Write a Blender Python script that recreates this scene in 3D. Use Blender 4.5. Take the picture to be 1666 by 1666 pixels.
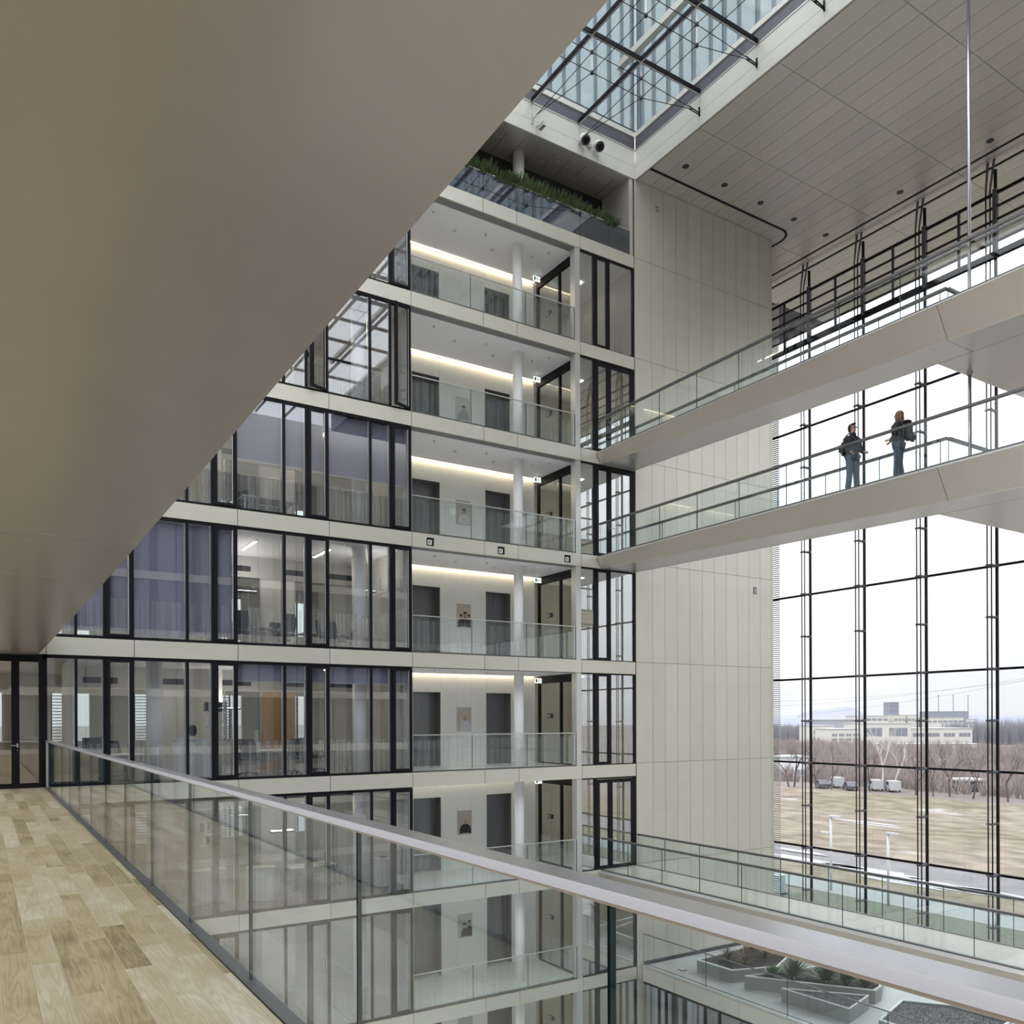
import bpy, bmesh, math, random
from mathutils import Vector, Matrix, Quaternion
for _o in list(bpy.data.objects): bpy.data.objects.remove(_o, do_unlink=True)
SC = bpy.context.scene
COL = SC.collection
rnd = random.Random(7)

# ------------------------------------------------------------------ camera
ZC, YAW, ROLL, FPX, CY = 1.611, 0.56609, -0.00398, 1364.66, 1172.23
_f = Vector((math.sin(YAW), math.cos(YAW), 0)); _r0 = Vector((math.cos(YAW), -math.sin(YAW), 0)); _u0 = Vector((0, 0, 1))
_r = math.cos(ROLL)*_r0 + math.sin(ROLL)*_u0; _u = -math.sin(ROLL)*_r0 + math.cos(ROLL)*_u0
cd = bpy.data.cameras.new('camera'); cam = bpy.data.objects.new('camera', cd); COL.objects.link(cam)
cam.matrix_world = Matrix(((_r.x, _u.x, -_f.x, 0), (_r.y, _u.y, -_f.y, 0), (_r.z, _u.z, -_f.z, ZC), (0, 0, 0, 1)))
cd.sensor_fit = 'HORIZONTAL'; cd.sensor_width = 36; cd.lens = 36*FPX/1666
cd.shift_y = (CY-833)/1666; cd.clip_start = 0.05; cd.clip_end = 6000
SC.camera = cam

# ------------------------------------------------------------------ sky (standard overcast sky: brighter towards the zenith)
SKY_HORIZON, SKY_ZENITH = .56, 2.2
wd = bpy.data.worlds.new('sky'); SC.world = wd; wd.use_nodes = True
nt = wd.node_tree; nt.nodes.clear()
out = nt.nodes.new('ShaderNodeOutputWorld'); bg = nt.nodes.new('ShaderNodeBackground')
tc = nt.nodes.new('ShaderNodeTexCoord'); sx = nt.nodes.new('ShaderNodeSeparateXYZ')
mr = nt.nodes.new('ShaderNodeMapRange'); mr.inputs['To Min'].default_value = SKY_HORIZON; mr.inputs['To Max'].default_value = SKY_ZENITH
cr = nt.nodes.new('ShaderNodeValToRGB')
cr.color_ramp.elements[0].color = (0.925, 0.935, 0.965, 1); cr.color_ramp.elements[1].color = (0.93, 0.96, 1.0, 1)
ns = nt.nodes.new('ShaderNodeTexNoise'); ns.inputs['Scale'].default_value = 3.0; ns.inputs['Detail'].default_value = 5
mp = nt.nodes.new('ShaderNodeMapping'); mp.inputs['Scale'].default_value = (1, 1, 3.5)
nr = nt.nodes.new('ShaderNodeMapRange'); nr.inputs['From Min'].default_value = .3; nr.inputs['From Max'].default_value = .7
nr.inputs['To Min'].default_value = .86; nr.inputs['To Max'].default_value = 1.08
mu = nt.nodes.new('ShaderNodeMath'); mu.operation = 'MULTIPLY'
L = nt.links.new
L(tc.outputs['Generated'], sx.inputs[0]); L(sx.outputs['Z'], mr.inputs['Value']); L(sx.outputs['Z'], cr.inputs[0])
L(tc.outputs['Generated'], mp.inputs[0]); L(mp.outputs[0], ns.inputs['Vector']); L(ns.outputs[0], nr.inputs['Value'])
L(mr.outputs[0], mu.inputs[0]); L(nr.outputs[0], mu.inputs[1]); L(mu.outputs[0], bg.inputs['Strength']); L(cr.outputs[0], bg.inputs['Color']); L(bg.outputs[0], out.inputs[0])

SC.view_settings.view_transform = 'Standard'; SC.view_settings.look = 'None'
SC.view_settings.gamma = 1; SC.view_settings.use_curve_mapping = False
SC.view_settings.exposure = 0.95
SC.cycles.use_denoising = True; SC.cycles.max_bounces = 10; SC.cycles.diffuse_bounces = 6; SC.cycles.glossy_bounces = 4
SC.cycles.transparent_max_bounces = 32; SC.cycles.transmission_bounces = 4
SC.cycles.sample_clamp_indirect = 6; SC.cycles.caustics_reflective = False; SC.cycles.caustics_refractive = False

# ------------------------------------------------------------------ materials
MATS = {}
def newmat(n):
    m = bpy.data.materials.new(n); m.use_nodes = True; m.node_tree.nodes.clear(); MATS[n] = m
    return m, m.node_tree.nodes, m.node_tree.links.new
def prin(n, col, rough=.5, metal=0., var=0., scale=8., emit=None, estr=0., bump=0., aniso=None, objvar=0., spec=.5):
    m, N, K = newmat(n)
    o = N.new('ShaderNodeOutputMaterial'); b = N.new('ShaderNodeBsdfPrincipled'); K(b.outputs[0], o.inputs[0])
    b.inputs['Base Color'].default_value = (*col, 1); b.inputs['Roughness'].default_value = rough; b.inputs['Metallic'].default_value = metal
    b.inputs['Specular IOR Level'].default_value = spec
    if emit: b.inputs['Emission Color'].default_value = (*emit, 1); b.inputs['Emission Strength'].default_value = estr
    if var or objvar or bump:
        t = N.new('ShaderNodeTexCoord'); mpp = N.new('ShaderNodeMapping'); K(t.outputs['Object'], mpp.inputs[0])
        if aniso: mpp.inputs['Scale'].default_value = aniso
        x = N.new('ShaderNodeTexNoise'); x.inputs['Scale'].default_value = scale; x.inputs['Detail'].default_value = 4
        K(mpp.outputs[0], x.inputs['Vector'])
        r = N.new('ShaderNodeMapRange'); r.inputs['From Min'].default_value = .25; r.inputs['From Max'].default_value = .75
        r.inputs['To Min'].default_value = 1-var; r.inputs['To Max'].default_value = 1+var; K(x.outputs[0], r.inputs['Value'])
        src = r.outputs[0]
        if objvar:
            oi = N.new('ShaderNodeObjectInfo'); r2 = N.new('ShaderNodeMapRange'); K(oi.outputs['Random'], r2.inputs['Value'])
            r2.inputs['To Min'].default_value = 1-objvar; r2.inputs['To Max'].default_value = 1+objvar
            mm = N.new('ShaderNodeMath'); mm.operation = 'MULTIPLY'; K(src, mm.inputs[0]); K(r2.outputs[0], mm.inputs[1]); src = mm.outputs[0]
        mx = N.new('ShaderNodeVectorMath'); mx.operation = 'SCALE'; mx.inputs[0].default_value = col; K(src, mx.inputs['Scale']); K(mx.outputs[0], b.inputs['Base Color'])
        if bump:
            bu = N.new('ShaderNodeBump'); bu.inputs['Strength'].default_value = bump; bu.inputs['Distance'].default_value = .02
            K(x.outputs[0], bu.inputs['Height']); K(bu.outputs[0], b.inputs['Normal'])
    return m
def glassmat(n, tint=(.93, .97, .95), refl=1.0, base=.0, haze=0., hazecol=(.8, .85, .85)):
    m, N, K = newmat(n)
    o = N.new('ShaderNodeOutputMaterial'); t = N.new('ShaderNodeBsdfTransparent'); t.inputs[0].default_value = (*tint, 1)
    g = N.new('ShaderNodeBsdfGlossy'); g.inputs['Roughness'].default_value = 0.0; g.inputs[0].default_value = (.95, .97, 1, 1)
    lw = N.new('ShaderNodeLayerWeight'); lw.inputs[0].default_value = .5   # Schlick reflectance, alike on both faces of a pane
    f5 = N.new('ShaderNodeMath'); f5.operation = 'POWER'; f5.inputs[1].default_value = 5; K(lw.outputs['Facing'], f5.inputs[0])
    f = N.new('ShaderNodeMath'); f.operation = 'MULTIPLY_ADD'; f.inputs[1].default_value = .96; f.inputs[2].default_value = .04; K(f5.outputs[0], f.inputs[0])
    ma = N.new('ShaderNodeMath'); ma.operation = 'MULTIPLY_ADD'; ma.inputs[1].default_value = refl; ma.inputs[2].default_value = base; ma.use_clamp = True
    K(f.outputs[0], ma.inputs[0]); x = N.new('ShaderNodeMixShader'); K(ma.outputs[0], x.inputs[0]); K(g.outputs[0], x.inputs[2])
    if haze:
        d = N.new('ShaderNodeBsdfTranslucent'); d.inputs[0].default_value = (*hazecol, 1)
        d2 = N.new('ShaderNodeBsdfDiffuse'); d2.inputs[0].default_value = (*hazecol, 1)
        x3 = N.new('ShaderNodeMixShader'); x3.inputs[0].default_value = .5; K(d.outputs[0], x3.inputs[1]); K(d2.outputs[0], x3.inputs[2])
        x2 = N.new('ShaderNodeMixShader'); x2.inputs[0].default_value = haze; K(t.outputs[0], x2.inputs[1]); K(x3.outputs[0], x2.inputs[2]); K(x2.outputs[0], x.inputs[1])
    else: K(t.outputs[0], x.inputs[1])
    K(x.outputs[0], o.inputs[0]); return m
def emis(n, col, s):
    m, N, K = newmat(n); o = N.new('ShaderNodeOutputMaterial'); e = N.new('ShaderNodeEmission')
    e.inputs[0].default_value = (*col, 1); e.inputs[1].default_value = s; K(e.outputs[0], o.inputs[0]); return m

CHAMP = prin('champagne_metal', (.66, .635, .555), .40, .45, .03, 1.5, objvar=.03)
SOFFIT = prin('bronze_soffit_metal', (.455, .395, .325), .26, .5, .02, 2)
BRIDGEM = prin('bridge_cladding', (.60, .54, .46), .33, .55, .04, 30, aniso=(1, .05, 1))
BRIDGEU = prin('bridge_underside', (.66, .645, .63), .30, .55, .03, 20)
CEILP = prin('ceiling_plank_metal', (.54, .51, .46), .36, .35, .03, 5, objvar=.035)
ROOFFAS = prin('cream_fascia', (.70, .70, .64), .5, .1, .02, 2)
BLACK = prin('black_frame', (.006, .006, .009), .5, 0., spec=.2)
CHAR = prin('charcoal_trim', (.05, .05, .062), .45, .2)
MIDG = prin('grey_channel', (.24, .235, .235), .5, .2)
DARKG = prin('dark_grey_band', (.115, .11, .13), .5, .1)
SILVER = prin('silver_profile', (.62, .62, .60), .35, .6)
STEEL = prin('brushed_steel', (.60, .60, .63), .26, .9, .04, 40, aniso=(40, 1, 40))
RAILDK = prin('rail_grey', (.13, .13, .13), .38, .6)
WHITE = prin('white_paint', (.80, .80, .79), .6)
WALLW = prin('white_wall_panel', (.87, .88, .87), .4, .0, .012, 2)
COLW = prin('white_column', (.93, .93, .93), .5)
CEILW = prin('white_ceiling', (.90, .885, .91), .7)
GREYD = prin('grey_lift_door', (.24, .24, .26), .32, .4)
NICHE = prin('dark_niche', (.17, .165, .16), .5)
BEIGEW = prin('beige_room_wall', (.62, .57, .45), .6)
OFFWALL = prin('office_wall', (.60, .59, .565), .7)
CARPET = prin('grey_carpet', (.33, .31, .28), .9, 0, .1, 40)
LOBFLOOR = prin('lobby_stone_floor', (.68, .68, .66), .25, 0, .03, 3)
CONC = prin('pale_stone', (.62, .63, .62), .45, 0, .04, 1.2)
DARKWALL = prin('dark_back_wall', (.02, .02, .022), .6)
WARMWOOD = prin('warm_wood', (.45, .28, .12), .5, 0, .15, 6)
GLASS = glassmat('clear_glass', (.95, .975, .965), 1.0)
GLASSR = glassmat('railing_glass', (.945, .972, .968), .9)
GLASSF = glassmat('facade_glass', (.95, .96, .97), 1.1, .10)
GLASSC = glassmat('curtain_wall_glass', (.985, .99, .99), .5)
GLASSB = glassmat('blue_loggia_glass', (.45, .50, .60), 1.2, .15, .22, (.16, .20, .28))
GLASSL = glassmat('lantern_glass', (.52, .57, .58), .8, .0, .40, (.46, .52, .545))
GLASSL2 = glassmat('lantern_fin_glass', (.58, .63, .66), .8, .0, .35, (.36, .40, .44))
GLASSD = glassmat('coated_door_glass', (.95, .96, .97), 1.1, .26)
GEDGE = prin('glass_edge', (.01, .035, .035), .2)
COVE = emis('cove_light_warm', (1., .84, .56), 4.2)
LAMPW = emis('warm_lamp', (1., .88, .70), 15.0)
LAMPN = emis('white_lamp', (1., .97, .9), 14.0)
BLIND = prin('roller_blind_fabric', (.28, .265, .36), .85, 0, .05, 80)
LOUV = prin('louvre_metal', (.55, .56, .58), .4, .6)
RUBBER = prin('dark_plastic', (.03, .03, .035), .5)
SIGNW = emis('sign_white', (.92, 1., .95), .62)
SIGNG = prin('sign_green', (.05, .30, .14), .5)

def stripes_mat(n, top=.15):
    m, N, K = newmat(n)
    o = N.new('ShaderNodeOutputMaterial'); t = N.new('ShaderNodeBsdfTransparent')
    d = N.new('ShaderNodeBsdfDiffuse'); d.inputs[0].default_value = (.92, .94, .95, 1)
    tr = N.new('ShaderNodeBsdfTranslucent'); tr.inputs[0].default_value = (.92, .94, .95, 1)
    ad = N.new('ShaderNodeMixShader'); ad.inputs[0].default_value = .4; K(d.outputs[0], ad.inputs[1]); K(tr.outputs[0], ad.inputs[2])
    g = N.new('ShaderNodeNewGeometry'); s = N.new('ShaderNodeSeparateXYZ'); K(g.outputs['Position'], s.inputs[0])
    a = N.new('ShaderNodeMath'); a.operation = 'ADD'; K(s.outputs[0], a.inputs[0]); K(s.outputs[1], a.inputs[1])
    q = N.new('ShaderNodeMath'); q.operation = 'MULTIPLY'; q.inputs[1].default_value = 30; K(a.outputs[0], q.inputs[0])
    fl = N.new('ShaderNodeMath'); fl.operation = 'FLOOR'; K(q.outputs[0], fl.inputs[0])
    w = N.new('ShaderNodeTexWhiteNoise'); w.noise_dimensions = '1D'; K(fl.outputs[0], w.inputs['W'])
    r = N.new('ShaderNodeMapRange'); r.inputs['From Min'].default_value = .45; r.inputs['From Max'].default_value = .62; r.inputs['To Min'].default_value = .02; r.inputs['To Max'].default_value = top
    K(w.outputs[0], r.inputs['Value'])
    x = N.new('ShaderNodeMixShader'); K(r.outputs[0], x.inputs[0]); K(t.outputs[0], x.inputs[1]); K(ad.outputs[0], x.inputs[2]); K(x.outputs[0], o.inputs[0])
    return m
FILM = stripes_mat('barcode_film'); FILM2 = stripes_mat('faint_barcode_film', .06)

def wood_mat():
    m, N, K = newmat('oak_plank')
    o = N.new('ShaderNodeOutputMaterial'); b = N.new('ShaderNodeBsdfPrincipled'); K(b.outputs[0], o.inputs[0])
    oi = N.new('ShaderNodeObjectInfo'); t = N.new('ShaderNodeTexCoord')
    off = N.new('ShaderNodeVectorMath'); off.operation = 'SCALE'; off.inputs[0].default_value = (37, 91, 13); K(oi.outputs['Random'], off.inputs['Scale'])
    ad = N.new('ShaderNodeVectorMath'); ad.operation = 'ADD'; K(t.outputs['Object'], ad.inputs[0]); K(off.outputs[0], ad.inputs[1])
    def noise(sc, s, det, dist=0):
        mp_ = N.new('ShaderNodeMapping'); mp_.inputs['Scale'].default_value = sc; K(ad.outputs[0], mp_.inputs[0])
        n_ = N.new('ShaderNodeTexNoise'); n_.inputs['Scale'].default_value = s; n_.inputs['Detail'].default_value = det; n_.inputs['Distortion'].default_value = dist; K(mp_.outputs[0], n_.inputs['Vector']); return n_.outputs[0]
    def madd(x, k, y):
        q = N.new('ShaderNodeMath'); q.operation = 'MULTIPLY_ADD'; q.inputs[1].default_value = k; K(x, q.inputs[0])
        if hasattr(y, 'links') or not isinstance(y, (int, float)): K(y, q.inputs[2])
        else: q.inputs[2].default_value = y
        return q.outputs[0]
    big = noise((6.5, .5, 1), 1.2, 2, .25)                       # broad figure of the board
    ring = N.new('ShaderNodeMath'); ring.operation = 'SINE'; K(madd(big, 70, 0), ring.inputs[0])   # growth rings follow that figure
    fine = noise((120, 4, 1), 1.5, 5); patch = noise((2.2, 1.1, 1), 1.5, 4)
    v = madd(ring.outputs[0], .105, madd(fine, .42, madd(patch, 1.05, madd(oi.outputs['Random'], .55, -.54))))
    rp = N.new('ShaderNodeValToRGB'); e = rp.color_ramp.elements
    e[0].position = .05; e[0].color = (.23, .17, .085, 1); e[1].position = .95; e[1].color = (.60, .53, .41, 1)
    k = rp.color_ramp.elements.new(.42); k.color = (.42, .325, .185, 1); k = rp.color_ramp.elements.new(.68); k.color = (.49, .405, .275, 1)
    K(v, rp.inputs[0]); K(rp.outputs[0], b.inputs['Base Color']); b.inputs['Roughness'].default_value = .34
    bu = N.new('ShaderNodeBump'); bu.inputs['Strength'].default_value = .12; bu.inputs['Distance'].default_value = .004; K(fine, bu.inputs['Height']); K(bu.outputs[0], b.inputs['Normal'])
    return m
WOOD = wood_mat()
PEDGE = prin('plank_edge', (.52, .43, .28), .45)
DECK = prin('pale_wood_deck', (.60, .55, .48), .26, 0, .10, 14, aniso=(6, .4, 1))

# ------------------------------------------------------------------ building helpers
ORI = {}
class MB:
    def __init__(s): s.v = []; s.f = []; s.m = []
    def box(s, x0, x1, y0, y1, z0, z1, mi=0, edge=None, thin=None):
        """edge: material index for the rim faces of a thin pane; thin: axis of its thickness"""
        b = len(s.v)
        s.v += [(x, y, z) for z in (z0, z1) for y in (y0, y1) for x in (x0, x1)]
        fs = [((0, 2, 3, 1), 2), ((4, 5, 7, 6), 2), ((0, 1, 5, 4), 1), ((2, 6, 7, 3), 1), ((0, 4, 6, 2), 0), ((1, 3, 7, 5), 0)]
        for q, ax in fs:
            s.f.append(tuple(b+i for i in q)); s.m.append(mi if edge is None or ax == thin else edge)
        return s
    def cb(s, c, d, mi=0): return s.box(c[0]-d[0]/2, c[0]+d[0]/2, c[1]-d[1]/2, c[1]+d[1]/2, c[2]-d[2]/2, c[2]+d[2]/2, mi)
    def tube(s, p, q, r, n=8, r2=None, mi=0, caps=True):
        p = Vector(p); q = Vector(q); d = (q-p).normalized(); a = d.orthogonal().normalized(); c = d.cross(a); r2 = r if r2 is None else r2; b = len(s.v)
        for i in range(n):
            t = 2*math.pi*i/n; o = a*math.cos(t)+c*math.sin(t); s.v += [tuple(p+o*r), tuple(q+o*r2)]
        for i in range(n):
            j = (i+1) % n; s.f.append((b+2*i, b+2*j, b+2*j+1, b+2*i+1)); s.m.append(mi)
        if caps: s.f.append(tuple(b+2*i for i in reversed(range(n)))); s.f.append(tuple(b+2*i+1 for i in range(n))); s.m += [mi, mi]
        return s
    def prism(s, poly, ext, mi=0, emi=None):
        """poly: 3-D polygon, ext: extrusion vector"""
        b = len(s.v); n = len(poly); e = Vector(ext)
        s.v += [tuple(p) for p in poly]+[tuple(Vector(p)+e) for p in poly]
        s.f.append(tuple(b+i for i in reversed(range(n)))); s.f.append(tuple(b+n+i for i in range(n))); s.m += [mi, mi]
        for i in range(n):
            j = (i+1) % n; s.f.append((b+i, b+j, b+n+j, b+n+i)); s.m.append(mi if emi is None else emi)
        return s
    def lathe(s, c, prof, n=16, mi=0):
        b = len(s.v); k = len(prof)
        for i in range(n):
            t = 2*math.pi*i/n
            for r, z in prof: s.v.append((c[0]+r*math.cos(t), c[1]+r*math.sin(t), c[2]+z))
        for i in range(n):
            j = (i+1) % n
            for h in range(k-1): s.f.append((b+i*k+h, b+j*k+h, b+j*k+h+1, b+i*k+h+1)); s.m.append(mi)
        s.f.append(tuple(b+i*k for i in reversed(range(n)))); s.f.append(tuple(b+i*k+k-1 for i in range(n))); s.m += [mi, mi]
        return s
    def ell(s, c, r, n=10, k=7, mi=0):
        pr = []
        for h in range(k+1):
            t = -math.pi/2+math.pi*h/k; pr.append((max(1e-4, math.cos(t)), math.sin(t)))
        b = len(s.v); s.lathe((0, 0, 0), pr, n, mi)
        for i in range(b, len(s.v)):
            v = s.v[i]; s.v[i] = (c[0]+v[0]*r[0], c[1]+v[1]*r[1], c[2]+v[2]*r[2])
        return s
    def tri(s, a, b, c, mi=0):
        n = len(s.v); s.v += [tuple(a), tuple(b), tuple(c)]; s.f.append((n, n+1, n+2)); s.m.append(mi); return s
    def quad(s, a, b, c, d, mi=0):
        n = len(s.v); s.v += [tuple(a), tuple(b), tuple(c), tuple(d)]; s.f.append((n, n+1, n+2, n+3)); s.m.append(mi); return s
    def build(s, name, mats, parent=None, smooth=False):
        o = ORI.get(parent.name, (0, 0, 0)) if parent else (0, 0, 0)
        me = bpy.data.meshes.new(name)
        me.from_pydata([(x-o[0], y-o[1], z-o[2]) for x, y, z in s.v] if any(o) else s.v, [], s.f)
        mats = mats if isinstance(mats, (list, tuple)) else [mats]
        for q in mats: me.materials.append(q)
        if len(mats) > 1: me.polygons.foreach_set('material_index', s.m)
        if smooth: me.polygons.foreach_set('use_smooth', [True]*len(me.polygons))
        ob = bpy.data.objects.new(name, me); COL.objects.link(ob)
        if parent: ob.parent = parent; ORI[ob.name] = o
        return ob
def tag(o, label, cat, group=None, kind=None):
    o['label'] = label; o['category'] = cat
    if group: o['group'] = group
    if kind: o['kind'] = kind
    return o
def root(name, loc, label, cat, group=None, kind=None):
    o = bpy.data.objects.new(name, None); COL.objects.link(o); o.location = loc; ORI[o.name] = tuple(loc); o.empty_display_size = .2
    return tag(o, label, cat, group, kind)
_cache = {}
def bx(name, x0, x1, y0, y1, z0, z1, mat, parent=None, edge=None, thin=None):
    """box object with its origin at its centre; alike boxes share mesh data"""
    key = (round(x1-x0, 4), round(y1-y0, 4), round(z1-z0, 4), mat.name, edge.name if edge else '', thin)
    c = ((x0+x1)/2, (y0+y1)/2, (z0+z1)/2)
    me = _cache.get(key)
    if me is None:
        d = [(x1-x0)/2, (y1-y0)/2, (z1-z0)/2]
        b = MB().box(-d[0], d[0], -d[1], d[1], -d[2], d[2], 0, 1 if edge else None, thin)
        me = bpy.data.meshes.new(name); me.from_pydata(b.v, [], b.f); me.materials.append(mat)
        if edge: me.materials.append(edge); me.polygons.foreach_set('material_index', b.m)
        _cache[key] = me
    o = bpy.data.objects.new(name, me); COL.objects.link(o)
    po = ORI.get(parent.name, (0, 0, 0)) if parent else (0, 0, 0)
    o.location = (c[0]-po[0], c[1]-po[1], c[2]-po[2])
    if parent: o.parent = parent; ORI[o.name] = c
    else: ORI[o.name] = c
    return o
def sub(o, x0, x1, y0, y1, z0, z1, name, mat, edge=None, thin=None): return bx(name, x0, x1, y0, y1, z0, z1, mat, o, edge, thin)
def copy_tree(o, parent=None):
    c = o.copy(); COL.objects.link(c)
    if parent is not None: c.parent = parent
    for ch in o.children: copy_tree(ch, c)
    return c
def apos(px, d):
    """ground-plan point seen at picture column px at distance d along the view axis (for things out in the landscape)"""
    v = _r0*((px-833)/FPX*d)+_f*d
    return v.x, v.y
# ================================================================== BUILDING SHELL
YF = 23.70; S = 3.75
def Z(k): return S*k
LEV = range(-3, 5)
LV = {4: 'top lobby under the loggia', 3: 'lobby level with the upper footbridge', 2: "lobby level with the people's footbridge", 1: 'lobby below the three emblems',
      0: 'lobby with the pale-shirt portrait', -1: 'lobby with the dark-jumper portrait', -2: 'lobby with the grey couple portrait', -3: "lowest lobby at the picture's bottom"}
LW = {4: 'topmost storey under the loggia', 3: 'storey with two opened sashes', 2: 'storey with half drawn blinds', 1: 'storey with blinds drawn fully at its left',
      0: 'storey level with the wooden walkway', -1: 'storey just below the wooden walkway', -2: 'second storey below the walkway', -3: 'ground storey'}
ORD = ['first', 'second', 'third', 'fourth', 'fifth', 'sixth', 'seventh', 'eighth', 'ninth', 'tenth']
BAYS = [(-3.95, -1.2), (-1.2, 1.415), (1.415, 3.42), (3.42, 6.07), (6.07, 8.72), (8.72, 11.40)]
JX = [-3.95, -1.2, 1.415, 3.42, 6.07, 8.72, 11.40, 14.01, 15.33, 18.0, 20.48]

# --- facade bands: a dark slab edge with metal panels in front
for k in list(LEV)+[5]:
    t = bx('trim_%d' % (k+4), -3.95, 20.48, YF+.05, YF+.30, Z(k)-.455, Z(k)-.002, MIDG)
    tag(t, 'beige metal facade band above the %s' % (LW[k-1] if k-1 in LW else 'floor of the hall'), 'facade band', kind='structure')
    for a, b in zip(JX[:-1], JX[1:]): sub(t, a+.009, b-.009, YF, YF+.05, Z(k)-.45, Z(k)-.004, 'panel', CHAMP)

# --- floors and ceilings of the front building
def struct(o, label, cat): return tag(o, label, cat, kind='structure')
for k in list(LEV)+[5]:
    nm = LW.get(k, 'planted loggia')
    struct(bx('floor', -3.95, 11.38, YF+.30, 33.2, Z(k)-.30, Z(k), CARPET if k != 0 else prin('office_floor_sand', (.34, .31, .26), .4) if 'office_floor_sand' not in MATS else MATS['office_floor_sand']), 'office floor slab of the %s' % nm, 'floor')
    struct(bx('floor', 11.38, 20.48, YF+.30, 33.2, Z(k)-.30, Z(k), LOBFLOOR), 'pale stone floor of the %s' % LV.get(k, 'planted loggia at the top'), 'floor')
    if k > -3:
        struct(bx('ceiling', -3.95, 11.38, YF+.30, 33.2, Z(k)-.47, Z(k)-.43, CEILW), 'white office ceiling over the %s' % LW[k-1], 'ceiling')
        c = struct(bx('ceiling', 11.42, 17.98, YF+.36, 26.38, Z(k)-.47, Z(k)-.43, CEILW), 'white ceiling of the %s' % LV[k-1], 'ceiling')
        sub(c, 11.42, 17.98, YF+.30, YF+.36, Z(k)-.455, Z(k)-.40, 'edge_channel', MIDG)
        struct(bx('ceiling', 18.02, 20.46, YF+.10, 33.0, Z(k)-.47, Z(k)-.43, CEILW), 'grey white ceiling of the bridge door room beside the %s' % LV[k-1], 'ceiling')

# --- office windows
NW = [0]
def window(x0, x1, k, label):
    NW[0] += 1
    w = root('window_%d' % NW[0], ((x0+x1)/2, YF+.05, Z(k)), label, 'window', None, 'structure'); return w
def pane(w, x0, x1, z0, z1, y=YF+.065, g=GLASSF): return sub(w, x0, x1, y, y+.016, z0, z1, 'pane', g, BLACK, 1)
def vbar(w, x0, x1, z0, z1, n='mullion', m=BLACK, y0=YF+.03, y1=YF+.13): return sub(w, x0, x1, y0, y1, z0, z1, n, m)
def casement(w, x0, x1, z0, z1, opened=0):
    cx = root('sash', (x1-.06, YF+.04, z0), '', ''); del cx['label']; del cx['category']
    cx.parent = w; cx.location = (x1-.06-ORI[w.name][0], YF+.04-ORI[w.name][1], z0-ORI[w.name][2])
    gx0, gx1 = x0+.16, x1-.13
    m = MB()
    for a, b, c, d in ((x0+.06, gx0, z0, z1), (gx1, x1-.06, z0, z1), (gx0, gx1, z0, z0+.07), (gx0, gx1, z1-.06, z1)): m.box(a, b, YF+.0, YF+.07, c, d)
    m.build('sash_frame', BLACK, cx)
    o = sub(cx, gx0, gx1, YF+.03, YF+.046, z0+.07, z1-.06, 'pane', GLASSF, BLACK, 1)
    sub(cx, gx1-.015, gx1+.005, YF-.004, YF, z0+.07, z1-.06, 'bead', SILVER)
    if opened: cx.rotation_euler.z = opened
    m = MB()
    for a, b, c, d in ((x0, x0+.06, z0, z1), (x1-.06, x1, z0, z1)): m.box(a, b, YF+.02, YF+.13, c, d)
    m.build('casement_frame', BLACK, w)
for k in LEV:
    z0, z1 = Z(k)+.065, Z(k)+3.215
    for i, (a, b) in enumerate(BAYS):
        if k == 0 and i < 2: continue
        w = window(a, b, k, 'black framed office window, %s bay from left, %s' % (ORD[i], LW[k]))
        vbar(w, a, b, Z(k)+.0, z0, 'bottom_rail'); vbar(w, a, b, z1, Z(k)+3.292, 'top_rail')
        if i == 2:
            xs = [(a+.0, 2.04), (2.10, 2.69)]; ms = [(2.04, 2.10)]; sil = [(2.655, 2.69)]; cs = (2.69, b)
        else:
            xs = [(a+.0, a+1.29), (a+1.36, a+1.955)]; ms = [(a+1.29, a+1.36)]; sil = [(a+1.25, a+1.29), (a+1.915, a+1.955)]; cs = (a+1.955, b)
        for p in xs: pane(w, p[0], p[1], z0, z1)
        for p in ms: vbar(w, p[0], p[1], z0, z1)
        for p in sil: vbar(w, p[0], p[1], z0, z1, 'inner_post', SILVER, YF+.09, YF+.16)
        casement(w, cs[0], cs[1], z0, z1, math.radians(19) if (k == 3 and i in (4, 5)) else 0)
        for p in xs+[(cs[0]+.16, cs[1]-.13)]:
            sub(w, p[0]+.01, p[1]-.01, YF+.090, YF+.092, Z(k)+.07, Z(k)+1.06, 'privacy_film', FILM)

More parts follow.
